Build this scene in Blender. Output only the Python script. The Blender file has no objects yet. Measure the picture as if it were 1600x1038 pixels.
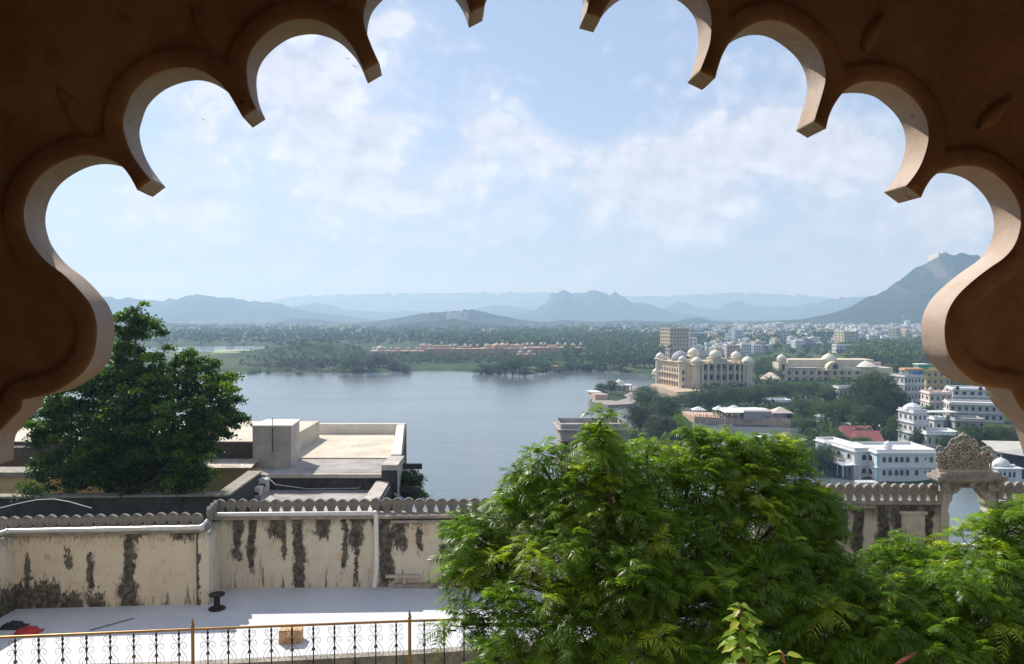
import bpy, math, random
import numpy as np
from mathutils import Vector, Matrix, noise as mn
from mathutils.geometry import tessellate_polygon, delaunay_2d_cdt
random.seed(7); rng = np.random.default_rng(7)
S = bpy.context.scene
R = math.radians
# ------------------------------------------------------------------ camera
F = 1250.0; HZ = 490.0; CAMZ = 50.0
cd = bpy.data.cameras.new('camera'); cam = bpy.data.objects.new('camera', cd); S.collection.objects.link(cam)
cd.sensor_width = 36; cd.lens = 36*F/1600; cd.clip_start = 0.05; cd.clip_end = 60000
PITCH = math.atan((519-HZ)/F)
cam.location = (0, 0, CAMZ); cam.rotation_euler = (math.pi/2-PITCH, 0, 0)
S.camera = cam
S.render.resolution_x = 1024; S.render.resolution_y = 664
S.cycles.use_denoising = True; S.cycles.use_adaptive_sampling = True; S.cycles.adaptive_threshold = .012
S.cycles.volume_bounces = 1; S.cycles.max_bounces = 10; S.cycles.diffuse_bounces = 7
S.cycles.transparent_max_bounces = 8; S.cycles.caustics_reflective = False; S.cycles.caustics_refractive = False
S.cycles.sample_clamp_indirect = 8
vs = S.view_settings; vs.view_transform = 'Standard'; vs.look = 'None'; vs.gamma = 1; vs.exposure = 0.42; vs.use_curve_mapping = False
# ------------------------------------------------------------------ sun
SUN_EL = R(43.5); SUN_AZ = R(40)      # azimuth to the left of +Y
sdir = Vector((-math.sin(SUN_AZ)*math.cos(SUN_EL), math.cos(SUN_AZ)*math.cos(SUN_EL), math.sin(SUN_EL)))
sl = bpy.data.lights.new('sun', 'SUN'); sl.energy = 4.6; sl.angle = R(0.5); sl.color = (1, .955, .88)
so = bpy.data.objects.new('sun', sl); so.rotation_euler = sdir.to_track_quat('Z', 'Y').to_euler(); S.collection.objects.link(so)
# ------------------------------------------------------------------ world: sky and clouds
class NT:
    def __init__(s, tree): s.t = tree; s.n = tree.nodes; s.l = tree.links
    def new(s, typ, **kw):
        n = s.n.new(typ)
        for k, v in kw.items(): setattr(n, k, v)
        return n
    def put(s, sock, v):
        if isinstance(v, bpy.types.NodeSocket): s.l.new(v, sock)
        elif v is not None: sock.default_value = v
    def math(s, op, a, b=None, c=None, clamp=False):
        n = s.new('ShaderNodeMath', operation=op, use_clamp=clamp)
        s.put(n.inputs[0], a); s.put(n.inputs[1], b); s.put(n.inputs[2], c); return n.outputs[0]
    def noise(s, vec, scale, detail=6, rough=.5, dist=0, lac=2):
        n = s.new('ShaderNodeTexNoise'); s.put(n.inputs['Vector'], vec)
        n.inputs['Scale'].default_value = scale; n.inputs['Detail'].default_value = detail
        n.inputs['Roughness'].default_value = rough; n.inputs['Distortion'].default_value = dist
        return n.outputs['Fac']
    def ramp(s, fac, stops, interp='LINEAR'):
        n = s.new('ShaderNodeValToRGB'); s.put(n.inputs[0], fac); cr = n.color_ramp; cr.interpolation = interp
        while len(cr.elements) < len(stops): cr.elements.new(.5)
        for e, (p, c) in zip(cr.elements, stops):
            e.position = p; e.color = (c, c, c, 1) if not isinstance(c, tuple) else (*c[:3], 1)
        return n.outputs[0]
    def mix(s, fac, a, b, mode='MIX'):
        n = s.new('ShaderNodeMix', data_type='RGBA', blend_type=mode)
        s.put(n.inputs[0], fac)
        for i, v in ((6, a), (7, b)): s.put(n.inputs[i], (*v[:3], 1) if isinstance(v, tuple) else v)
        return n.outputs[2]
    def sm(s, v, lo, hi):
        n = s.new('ShaderNodeMapRange', interpolation_type='SMOOTHSTEP'); s.put(n.inputs[0], v)
        s.put(n.inputs[1], lo); s.put(n.inputs[2], hi); return n.outputs[0]
    def mapping(s, vec, scale=(1, 1, 1), loc=(0, 0, 0), rot=(0, 0, 0)):
        n = s.new('ShaderNodeMapping'); s.put(n.inputs[0], vec)
        n.inputs[1].default_value = loc; n.inputs[2].default_value = rot; n.inputs[3].default_value = scale; return n.outputs[0]
W = bpy.data.worlds.new('World'); S.world = W; W.use_nodes = True
w = NT(W.node_tree); w.n.clear()
sky = w.new('ShaderNodeTexSky', sky_type='NISHITA', sun_disc=False, sun_elevation=SUN_EL, sun_rotation=-SUN_AZ, altitude=600)
sky.air_density = 1.0; sky.dust_density = .9; sky.ozone_density = 1.5
tc = w.new('ShaderNodeTexCoord'); gen = tc.outputs['Generated']
sx = w.new('ShaderNodeSeparateXYZ'); w.put(sx.inputs[0], gen)
yy = w.math('MAXIMUM', sx.outputs[1], 0.15)
u = w.math('DIVIDE', sx.outputs[0], yy); v = w.math('DIVIDE', sx.outputs[2], yy)
uv = w.new('ShaderNodeCombineXYZ'); w.put(uv.inputs[0], u); w.put(uv.inputs[1], v); uv = uv.outputs[0]
def vm(op, a_, b_, out=0):
    n = w.new('ShaderNodeVectorMath', operation=op); w.put(n.inputs[0], a_); w.put(n.inputs[1], b_); return n.outputs[out]
def blob(px, py, rx, ry, amp):
    d_ = vm('MULTIPLY', vm('SUBTRACT', uv, ((px-800)/F, (HZ-py)/F, 0)), (F/rx, F/ry, 0)); q_ = vm('DOT_PRODUCT', d_, d_, 1)
    return w.math('MULTIPLY', w.math('EXPONENT', w.math('MULTIPLY', q_, -1)), amp)
bias = None
for bl in ((330, 220, 70, 75, .22), (440, 110, 110, 60, .26), (540, 200, 95, 90, .26), (620, 42, 30, 16, .36), (230, 310, 110, 50, .16), (490, 300, 80, 34, .20),
           (655, 200, 70, 26, .20), (785, 205, 52, 34, .32), (700, 275, 110, 55, .20), (870, 240, 60, 30, .28), (960, 275, 100, 50, .30),
           (1100, 240, 100, 60, .30), (1210, 215, 90, 55, .26), (1340, 245, 110, 60, .28), (1480, 320, 110, 60, .24), (1050, 340, 420, 55, .17), (420, 350, 260, 40, .10), (1050, 20, 320, 60, -.2), (900, 120, 160, 60, -.12), (230, 190, 40, 50, -.12)):
    b = blob(*bl); bias = b if bias is None else w.math('ADD', bias, b)
def puffs(z_, loc, det, fine):
    mp = w.mapping(gen, scale=(1, 1, z_), loc=loc)
    a = w.noise(mp, 8.0, det, .58, 0); b1 = w.math('ABSOLUTE', w.math('SUBTRACT', w.noise(mp, 17.0, 1.5, .5), .5))
    r_ = w.math('ADD', a, w.math('MULTIPLY', b1, .55))
    if fine: r_ = w.math('ADD', r_, w.math('MULTIPLY', w.math('ABSOLUTE', w.math('SUBTRACT', w.noise(mp, 44.0, 1.5, .5), .5)), .35))
    return r_
n1 = puffs(1.2, (0, 0, 0), 7, True); lit = puffs(1.2, (.010, 0, -.018), 4, True)
dens = w.math('ADD', n1, bias)
mask = w.sm(dens, .73, .82)
soft = w.sm(dens, .50, .84)
relief = w.math('SUBTRACT', n1, lit)
shade = w.math('ADD', .93, w.math('MULTIPLY', relief, .85))
ccol = w.mix(1.0, (6.7, 6.65, 6.9), shade, 'MULTIPLY')
m2 = w.math('MAXIMUM', w.math('MULTIPLY', mask, .92), w.math('MULTIPLY', soft, .68))
low = w.sm(v, .22, -.02)   # milky band near the horizon: far air and thin cloud
base = w.mix(w.math('ADD', .52, w.math('MULTIPLY', low, .42)), sky.outputs[0], (3.9, 4.45, 5.25))
base = w.mix(w.math('MULTIPLY', w.sm(v, .13, -.01), .9), base, (4.3, 4.25, 4.4))
colr = w.mix(m2, base, ccol)
up = w.sm(sx.outputs[2], -.02, .0)
colr = w.mix(up, (.9, .95, 1.0), colr)
bg = w.new('ShaderNodeBackground'); w.put(bg.inputs[0], w.mix(1.0, colr, (.93, .965, 1.04), 'MULTIPLY')); bg.inputs[1].default_value = .10
wo = w.new('ShaderNodeOutputWorld'); w.l.new(bg.outputs[0], wo.inputs[0])
W.cycles.sampling_method = 'MANUAL'; W.cycles.sample_map_resolution = 512
# ------------------------------------------------------------------ helpers
fwd = Vector((0, math.cos(PITCH), -math.sin(PITCH))); upv = Vector((0, math.sin(PITCH), math.cos(PITCH)))
def ray(px, py):
    return fwd + Vector((1, 0, 0))*((px-800)/F) + upv*((519-py)/F)
def P(px, py, Y):
    d = ray(px, py); return Vector((0, 0, CAMZ)) + d*(Y/d.y)
def G(px, py, z=0.0):
    d = ray(px, py); return Vector((0, 0, CAMZ)) + d*((z-CAMZ)/d.z)
def X(px, Y): return P(px, HZ, Y).x
def Z(py, Y): return P(800, py, Y).z
MATS = {}
def mat(name, col, rough=.85, var=.18, scale=1.0, bump=0.0, metal=0.0, col2=None, spec=.35, detail=6, thr=None, fine=None):
    if name in MATS: return MATS[name]
    m = bpy.data.materials.new(name); m.use_nodes = True; t = NT(m.node_tree)
    b = t.n['Principled BSDF']; tcx = t.new('ShaderNodeTexCoord').outputs['Object']
    f = t.noise(tcx, scale, detail, .6)
    c = col; c2 = col2 or tuple(min(1, x*(1+var)) for x in col); c1 = tuple(x*(1-var) for x in col) if not col2 else col
    lo, hi = thr or (.3, .7)
    cc = t.ramp(f, [(lo, c1), (hi, c2)])
    if fine:
        g = t.ramp(t.noise(tcx, scale*fine, 4, .7), [(.3, (1-var*.8,)*3), (.7, (1.0,)*3)]); cc = t.mix(1.0, cc, g, 'MULTIPLY')
    t.put(b.inputs['Base Color'], cc)
    b.inputs['Roughness'].default_value = rough; b.inputs['Metallic'].default_value = metal
    b.inputs['Specular IOR Level'].default_value = spec
    if bump:
        bn = t.new('ShaderNodeBump'); bn.inputs['Strength'].default_value = min(1, bump); bn.inputs['Distance'].default_value = .02
        t.put(bn.inputs['Height'], t.noise(tcx, scale*4, 8, .65)); t.l.new(bn.outputs[0], b.inputs['Normal'])
    MATS[name] = m; return m
class MB:
    """collects faces, one mesh object out"""
    def __init__(s): s.v = []; s.f = []; s.m = []
    def add(s, vs_, fs, m=0):
        o = len(s.v); s.v.extend(tuple(q) for q in vs_); s.f.extend(tuple(o+i for i in f) for f in fs); s.m.extend([m]*len(fs)); return s
    def box(s, x0, x1, y0, y1, z0, z1, m=0):
        return s.add([(x0,y0,z0),(x1,y0,z0),(x1,y1,z0),(x0,y1,z0),(x0,y0,z1),(x1,y0,z1),(x1,y1,z1),(x0,y1,z1)],
            [(0,3,2,1),(4,5,6,7),(0,1,5,4),(1,2,6,5),(2,3,7,6),(3,0,4,7)], m)
    def obox(s, c, ax, L, Wd, z0, z1, m=0):       # box along direction ax (2D) centred c
        ax = Vector((ax[0], ax[1])).normalized(); n = Vector((-ax.y, ax.x)); c = Vector((c[0], c[1]))
        q = [c-ax*L/2-n*Wd/2, c+ax*L/2-n*Wd/2, c+ax*L/2+n*Wd/2, c-ax*L/2+n*Wd/2]
        return s.prism([(p.x, p.y) for p in q], z0, z1, m)
    def prism(s, poly, z0, z1, m=0, z1s=None):
        n = len(poly); t = tessellate_polygon([[Vector((a, b, 0)) for a, b in poly]])
        vv = [(a, b, z0) for a, b in poly] + [(a, b, (z1s[i] if z1s else z1)) for i, (a, b) in enumerate(poly)]
        area = sum(poly[i][0]*poly[(i+1)%n][1]-poly[(i+1)%n][0]*poly[i][1] for i in range(n))
        ff = []
        for i in range(n):
            j = (i+1) % n; q = (i, j, n+j, n+i); ff.append(q if area > 0 else q[::-1])
        for tr in t:
            a, b, c = [Vector((*poly[k], 0)) for k in tr]; ccw = (b-a).cross(c-a).z > 0
            ff.append(tuple(n+k for k in (tr if ccw else tr[::-1]))); ff.append(tuple(tr[::-1] if ccw else tr))
        return s.add(vv, ff, m)
    def slab(s, poly, y0, y1, m=0):               # polygon in xz extruded along y
        o = MB().prism([(a, b) for a, b in poly], 0, 1)
        vv = [(x, y1 if z == 0 else y0, y) for x, y, z in o.v]
        return s.add(vv, o.f, m)
    def rev(s, cx, cy, prof, n=16, m=0, cap=True, a0=0.0):
        vv = []; ff = []
        for r, z in prof:
            for k in range(n):
                a = a0+2*math.pi*k/n; vv.append((cx+r*math.cos(a), cy+r*math.sin(a), z))
        for i in range(len(prof)-1):
            for k in range(n):
                j = (k+1) % n; ff.append((i*n+k, i*n+j, (i+1)*n+j, (i+1)*n+k))
        if cap: ff.append(tuple(range(n))[::-1]); ff.append(tuple((len(prof)-1)*n+k for k in range(n)))
        return s.add(vv, ff, m)
    def tube(s, pts, r, n=6, m=0):
        pts = [Vector(p) for p in pts]; rr = r if isinstance(r, (list, tuple)) else [r]*len(pts); vv = []; ff = []
        prev = None
        for i, p in enumerate(pts):
            t = (pts[min(i+1, len(pts)-1)]-pts[max(i-1, 0)]).normalized()
            a = prev if prev is not None else (Vector((0, 0, 1)) if abs(t.z) < .9 else Vector((1, 0, 0)))
            b = t.cross(a).normalized(); a = b.cross(t).normalized(); prev = a
            for k in range(n):
                g = 2*math.pi*k/n; vv.append(p+(a*math.cos(g)+b*math.sin(g))*rr[i])
        for i in range(len(pts)-1):
            for k in range(n):
                j = (k+1) % n; ff.append((i*n+k, i*n+j, (i+1)*n+j, (i+1)*n+k))
        ff.append(tuple(range(n))[::-1]); ff.append(tuple((len(pts)-1)*n+k for k in range(n)))
        return s.add(vv, ff, m)
    def ball(s, c, r, n=8, m=0, sz=1.0):
        prof = [(max(1e-4, r*math.sin(math.pi*i/n)), c[2]-r*sz*math.cos(math.pi*i/n)) for i in range(n+1)]
        return s.rev(c[0], c[1], prof, n+2, m, cap=False)
    def build(s, name, mats, parent=None, smooth=False, org=None):
        me = bpy.data.meshes.new(name)
        o = Vector(org) if org is not None else (Vector(parent['_o']) if parent is not None and '_o' in parent.keys() else Vector())
        me.from_pydata([(a-o.x, b-o.y, c-o.z) for a, b, c in s.v], [], s.f)
        for mm in (mats if isinstance(mats, (list, tuple)) else [mats]): me.materials.append(mm)
        me.polygons.foreach_set('material_index', s.m)
        if smooth:
            me.polygons.foreach_set('use_smooth', [True]*len(s.f))
            if smooth != 'all':
                try: me.set_sharp_from_angle(angle=R(40))
                except Exception: pass
        me.update()
        ob = bpy.data.objects.new(name, me); S.collection.objects.link(ob)
        if parent is not None: ob.parent = parent
        elif org is not None: ob.location = o
        return ob
def tag(o, label=None, cat=None, group=None, kind=None):
    if label: o['label'] = label
    if cat: o['category'] = cat
    if group: o['group'] = group
    if kind: o['kind'] = kind
    return o
def root(name, loc, label, cat, group=None):
    o = bpy.data.objects.new(name, None); S.collection.objects.link(o); o.location = loc; o.empty_display_size = .2
    o['_o'] = tuple(loc); return tag(o, label, cat, group)
def inst(src, name, parent, loc, rz=0.0, sc=(1, 1, 1)):
    c = bpy.data.objects.new(name, src); S.collection.objects.link(c); c.parent = parent
    o = Vector(parent['_o']) if parent is not None and '_o' in parent.keys() else Vector()
    c.location = Vector(loc)-o; c.rotation_euler = (0, 0, rz); c.scale = sc; return c
def meshdata(mb, name, mats, smooth=False):
    o = mb.build(name, mats, smooth=smooth); me = o.data; bpy.data.objects.remove(o); return me
def npmesh(name, V, Fq, mats, midx=None, attr=None, smooth=False):
    me = bpy.data.meshes.new(name); V = np.asarray(V, np.float32); Fq = np.asarray(Fq, np.int32); k = Fq.shape[1]
    me.vertices.add(len(V)); me.vertices.foreach_set('co', V.ravel())
    me.loops.add(Fq.size); me.loops.foreach_set('vertex_index', Fq.ravel())
    me.polygons.add(len(Fq)); me.polygons.foreach_set('loop_start', np.arange(len(Fq), dtype=np.int32)*k)
    me.polygons.foreach_set('loop_total', np.full(len(Fq), k, np.int32))
    for mm in (mats if isinstance(mats, (list, tuple)) else [mats]): me.materials.append(mm)
    if midx is not None: me.polygons.foreach_set('material_index', np.asarray(midx, np.int32))
    if smooth: me.polygons.foreach_set('use_smooth', np.ones(len(Fq), bool))
    me.update(calc_edges=True)
    if attr is not None:
        a = me.attributes.new('tint', 'FLOAT', 'POINT'); a.data.foreach_set('value', np.asarray(attr, np.float32))
    return me
def fbm(x, y, z=0.0, o=5, seed=0.0):
    return mn.fractal(Vector((x+seed, y-seed*.7, z)), 1.0, 2.0, o)
# ------------------------------------------------------------------ terrain, lake, hills
def fol_ground():
    m = bpy.data.materials.new('land_cover'); m.use_nodes = True; t = NT(m.node_tree); b = t.n['Principled BSDF']
    c = t.new('ShaderNodeTexCoord').outputs['Object']
    big = t.noise(c, .004, 6, .6); mid = t.noise(c, .03, 6, .65); fn = t.noise(c, .25, 5, .7)
    col = t.mix(t.sm(mid, .42, .6), (.028, .052, .018), (.055, .085, .028))
    col = t.mix(t.sm(big, .52, .62), col, (.10, .13, .045))
    col = t.mix(t.sm(fn, .55, .75), col, (.13, .11, .07))
    t.put(b.inputs['Base Color'], col); b.inputs['Roughness'].default_value = .95; b.inputs['Specular IOR Level'].default_value = .1
    bn = t.new('ShaderNodeBump'); bn.inputs['Strength'].default_value = .6; bn.inputs['Distance'].default_value = 2
    t.put(bn.inputs['Height'], mid); t.l.new(bn.outputs[0], b.inputs['Normal']); return m
LANDMAT = fol_ground()
SHORE = [(-1500,600),(-200,590),(200,584),(330,582),(370,581),(450,583),(520,583),(600,582),(640,580),(700,579),(760,583),(830,585),(870,580),(905,578),
 (960,581),(1010,585),(1032,590),(1022,598),(1030,607),(1050,618),(1062,630),(1085,640),(1088,657),(1150,664),(1240,667),(1262,690),(1255,712),(1285,727),
 (1310,730),(1336,734),(1340,753),(1372,754),(1500,760),(1560,752),(1650,755),(2600,800),(9000,495.2),(-7000,495.2)]
ISLET = [(922,628),(930,612),(945,603),(975,600),(992,605),(1000,620),(990,633),(950,634)]
GROVE = [(975,705),(968,690),(985,665),(992,640),(1000,625),(1040,622),(1070,640),(1082,665),(1078,700),(1040,720),(990,718)]
INWATER = [(130,553),(140,544),(330,541.0),(470,540.5),(575,542.5),(545,545.5),(440,547.5),(350,552)]
def wpoly(pp): return np.array([tuple(G(a, b, 0))[:2] for a, b in pp])
def sdist(pts, poly):
    x, y = pts[:, 0], pts[:, 1]; dmin = np.full(len(pts), 1e18); ins = np.zeros(len(pts), bool); n = len(poly)
    for i in range(n):
        ax, ay = poly[i]; bx, by = poly[(i+1) % n]; ex, ey = bx-ax, by-ay; L = ex*ex+ey*ey+1e-12
        t = np.clip(((x-ax)*ex+(y-ay)*ey)/L, 0, 1); d = (x-ax-t*ex)**2+(y-ay-t*ey)**2; dmin = np.minimum(dmin, d)
        c = ((ay > y) != (by > y)) & (x < (bx-ax)*(y-ay)/((by-ay) if by != ay else 1e-12)+ax); ins ^= c
    d = np.sqrt(dmin); return np.where(ins, d, -d)
ys = np.concatenate([np.linspace(-80, 30, 12), np.linspace(36, 150, 24)[:-1], np.geomspace(150, 1400, 300)[:-1], np.geomspace(1400, 12500, 90)])
ts = np.linspace(-1.25, 1.25, 421); NY, NX = len(ys), len(ts)
YY = np.repeat(ys, NX); XX = np.tile(ts, NY)*np.maximum(YY, 90)
pts = np.stack([XX, YY], 1)
sd = np.maximum.reduce([sdist(pts, wpoly(SHORE)), sdist(pts, wpoly(ISLET)), sdist(pts, wpoly(GROVE))])
sd = np.minimum(sd, -sdist(pts, wpoly(INWATER)))
nz = np.array([fbm(a*.012, b*.012, 0, 4) if b < 2500 else fbm(a*.004, b*.004, 0, 3) for a, b in pts])
nf = np.array([fbm(a*.06, b*.06, 3, 3) if b < 1500 else 0 for a, b in pts])
sdn = sd+nf*3
hgt = np.clip(sdn*.22, -3, 2.6)+np.where(sdn > 12, np.clip((sdn-12)*.03, 0, 1)*nz*2.0, 0)
kn = G(487, 561, 0); rr2 = ((XX-kn.x)/75)**2+((YY-kn.y)/50)**2
hgt += np.where(sdn > 0, 17*np.exp(-rr2*1.2)*np.clip(sdn/25, 0, 1), 0)
slope = np.interp(YY, [-80, 33, 45, 60, 85, 100], [37.5, 37.5, 30, 14, -1, -3])
hgt = np.where(YY < 105, slope, hgt)
fc = np.arange(NY*NX).reshape(NY, NX)
Q = np.stack([fc[:-1, :-1], fc[:-1, 1:], fc[1:, 1:], fc[1:, :-1]], -1).reshape(-1, 4)
gm = npmesh('ground', np.stack([XX, YY, hgt], 1), Q, LANDMAT, smooth=True)
tag(bpy.data.objects.new('ground', gm), kind='structure'); S.collection.objects.link(bpy.data.objects['ground'])
HG = hgt.reshape(NY, NX)
def gz(x, y):
    i = min(max(np.searchsorted(ys, y)-1, 0), NY-2); t = x/max(y, 90); j = int(min(max((t+1.25)/2.5*(NX-1), 0), NX-2))
    return float(min(HG[i:i+2, j:j+2].min()+.05, 60)) if True else 0
# lake
m = bpy.data.materials.new('lake_water'); m.use_nodes = True; t = NT(m.node_tree); b = t.n['Principled BSDF']
c = t.new('ShaderNodeTexCoord').outputs['Object']
t.put(b.inputs['Base Color'], t.mix(t.noise(c, .01, 4), (.10, .13, .14), (.13, .16, .165)))
t.put(b.inputs['Roughness'], t.ramp(t.noise(t.mapping(c, scale=(.006, .02, 1)), 1.0, 5, .6), [(.35, .07), (.7, .20)]))
b.inputs['IOR'].default_value = 1.34; b.inputs['Specular IOR Level'].default_value = .7
h = t.math('ADD', t.noise(t.mapping(c, scale=(.35, .9, 1)), 1.0, 4, .6), t.math('MULTIPLY', t.noise(t.mapping(c, scale=(.05, .12, 1)), 1, 3), 1.5))
bn = t.new('ShaderNodeBump'); bn.inputs['Strength'].default_value = .22; bn.inputs['Distance'].default_value = .3
t.put(bn.inputs['Height'], h); t.l.new(bn.outputs[0], b.inputs['Normal'])
WATER = m
o = MB().add([(-1500, 70, 0), (1500, 70, 0), (1500, 1500, 0), (-1500, 1500, 0)], [(0, 1, 2, 3)]).build('lake', WATER); tag(o, kind='structure')
# hills
def hillmat(name, a, b_, rock):
    m = bpy.data.materials.new(name); m.use_nodes = True; t = NT(m.node_tree); b = t.n['Principled BSDF']
    c = t.new('ShaderNodeTexCoord').outputs['Object']
    col = t.mix(t.sm(t.noise(c, .02, 8, .7), .4, .62), a, b_)
    geo = t.new('ShaderNodeNewGeometry'); s = t.new('ShaderNodeSeparateXYZ'); t.put(s.inputs[0], geo.outputs['Normal'])
    st = t.sm(t.math('ADD', s.outputs[2], t.math('MULTIPLY', t.noise(c, .015, 6, .7), .5)), 1.02, .86)
    col = t.mix(st, col, rock)
    t.put(b.inputs['Base Color'], col); b.inputs['Roughness'].default_value = .95; b.inputs['Specular IOR Level'].default_value = .05
    bn = t.new('ShaderNodeBump'); bn.inputs['Strength'].default_value = .8; bn.inputs['Distance'].default_value = 8
    t.put(bn.inputs['Height'], t.noise(c, .02, 8, .7)); t.l.new(bn.outputs[0], b.inputs['Normal']); return m
HM = hillmat('hill_scrub', (.018, .034, .013), (.045, .065, .025), (.12, .105, .08))
def ridge(Yc, dep, pp, rough=1.0, nx=260, ny=37, seed=0):
    px = np.array([p[0] for p in pp], float); py = np.array([p[1] for p in pp], float)
    xs = np.linspace(px[0], px[-1], nx); hy = np.interp(xs, px, py); k = np.array([.25, .5, .25])
    hy = np.convolve(np.pad(hy, 1, 'edge'), k, 'valid')
    V = []; ss = np.linspace(-1, 1, ny)
    for s_ in ss:
        for a, h_ in zip(xs, hy):
            X0 = X(a, Yc); cz = Z(h_, Yc)
            cz = max(cz, 2)
            sp = fbm(X0/dep*2.2, .3, seed, 4)
            Yp = Yc+dep*(s_ + .18*sp*(1-abs(s_)))
            fall = (1-abs(s_))**(1.05+.3*sp)
            hn = fbm(X0/dep*3, Yp/dep*3, seed+5, 6)*cz*.34*rough*min(1, abs(s_)*4)*(1-abs(s_))
            hc = fbm(X0/dep*13, s_*1.5, seed+9, 5)*cz*.13*rough*(1-abs(s_))
            V.append((X0*(Yp/Yc)**.3, Yp, -2+(cz+2+hc)*fall+hn))
    fc = np.arange(ny*nx).reshape(ny, nx)
    Qh = np.stack([fc[:-1, :-1], fc[:-1, 1:], fc[1:, 1:], fc[1:, :-1]], -1).reshape(-1, 4)
    ob = bpy.data.objects.new('hill', npmesh('hill', V, Qh, HM, smooth=True)); S.collection.objects.link(ob); tag(ob, kind='structure'); return ob
ridge(11200, 1100, [(-500,480),(-100,474),(120,478),(300,476),(420,472),(450,464),(540,461),(640,458),(800,458),(870,457),(980,463),(1050,463),(1100,460),(1150,457),(1200,460),(1260,461),(1310,467),(1380,466),(1500,460),(1800,468),(2100,470)], seed=1, nx=400)
ridge(5600, 900, [(-300,480),(-100,474),(60,468),(165,466),(200,466),(240,470),(285,467),(295,461.5),(325,462),(345,464.5),(365,466),(378,470.5),(420,471.5),(450,480),(485,487),(560,497),(620,505)], seed=2)
ridge(7800, 900, [(380,500),(440,486),(470,477),(490,473.5),(515,476),(540,484),(600,488),(640,486),(700,489),(740,483),(775,477),(800,478),(825,484),(880,492),(960,500)], seed=3)
ridge(6600, 900, [(700,506),(780,497),(815,489),(838,484),(850,475),(862,461),(868,457),(880,452.5),(893,459.5),(905,457),(920,456.5),(935,453),(945,457.5),(952,459),(962,457.5),(975,466),(985,472),(1005,473),(1030,480),(1045,487),(1120,498),(1180,506)], seed=4)
ridge(8000, 800, [(960,500),(1030,487),(1060,471),(1075,473),(1092,482),(1120,483),(1140,471.5),(1150,470.5),(1170,475),(1200,481),(1245,479),(1275,473),(1300,466.5),(1330,464),(1370,464),(1430,470),(1500,490)], seed=5)
ridge(3300, 750, [(1090,510),(1150,505),(1200,502),(1260,498),(1300,489),(1330,479),(1350,471),(1370,461.5),(1380,459),(1395,451.5),(1410,440),(1425,429),(1440,417),(1455,408),(1465,402),(1475,398),(1490,400),(1500,398),(1515,400),(1535,404),(1560,409),(1620,425),(1700,455),(1850,490),(1950,508)], seed=6, nx=360, ny=71, rough=.38)
ridge(3500, 260, [(560,506),(620,497),(655,491),(680,488),(700,487),(735,483.5),(755,487),(775,492),(810,499),(870,506)], seed=7, nx=120)
ridge(2600, 200, [(590,512),(640,505),(680,501),(708,498),(735,502),(780,508),(830,513)], seed=8, nx=100)
ridge(3900, 300, [(380,508),(430,504),(455,498.5),(480,498),(505,502),(560,507),(600,509)], seed=9, nx=100)
ridge(3800, 350, [(820,510),(860,503),(880,500),(920,503),(980,501),(1050,503),(1075,498),(1090,495.5),(1110,501),(1150,504),(1200,503),(1260,506),(1340,510)], seed=10, nx=160)
ridge(2900, 250, [(-200,508),(0,500),(120,498),(230,503),(330,508),(420,511)], seed=11, nx=100)
# ------------------------------------------------------------------ trees
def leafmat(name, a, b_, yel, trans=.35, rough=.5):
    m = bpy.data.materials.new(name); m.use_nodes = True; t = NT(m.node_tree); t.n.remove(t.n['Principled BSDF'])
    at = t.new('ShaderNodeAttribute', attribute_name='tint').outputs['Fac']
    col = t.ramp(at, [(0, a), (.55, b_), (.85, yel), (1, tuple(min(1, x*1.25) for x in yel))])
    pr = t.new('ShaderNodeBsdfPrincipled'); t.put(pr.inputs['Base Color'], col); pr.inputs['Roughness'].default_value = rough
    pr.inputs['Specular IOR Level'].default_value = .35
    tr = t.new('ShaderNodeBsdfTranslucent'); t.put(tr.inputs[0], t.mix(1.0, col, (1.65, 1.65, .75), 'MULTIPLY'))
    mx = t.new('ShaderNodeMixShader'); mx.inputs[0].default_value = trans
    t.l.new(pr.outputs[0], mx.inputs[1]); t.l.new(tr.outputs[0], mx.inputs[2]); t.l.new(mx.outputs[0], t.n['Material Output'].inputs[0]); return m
LEAF_FAR = leafmat('foliage_dark', (.028, .056, .017), (.058, .102, .028), (.105, .15, .04), .2, .7)
LEAF_MID = leafmat('foliage_bright', (.035, .07, .016), (.065, .12, .028), (.11, .17, .04), .25, .6)
LEAF_OLIVE = leafmat('foliage_olive', (.030, .042, .018), (.05, .066, .03), (.08, .095, .045), .2, .7)
BARK = mat('bark', (.10, .075, .05), .95, .35, 3, bump=.6)
def leaf_cards(C, size, nrm=None, up=.3):
    """C centres Nx3, size N -> quads, randomly turned"""
    n = len(C); d = rng.normal(size=(n, 3)); d[:, 2] += up; d /= np.linalg.norm(d, axis=1)[:, None]
    a = np.cross(d, rng.normal(size=(n, 3))); a /= np.linalg.norm(a, axis=1)[:, None]; b = np.cross(d, a)
    s = size[:, None]; V = np.stack([C-a*s, C-b*s*.55, C+a*s, C+b*s*.55], 1).reshape(-1, 3)
    return V, np.arange(4*n).reshape(n, 4)
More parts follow.
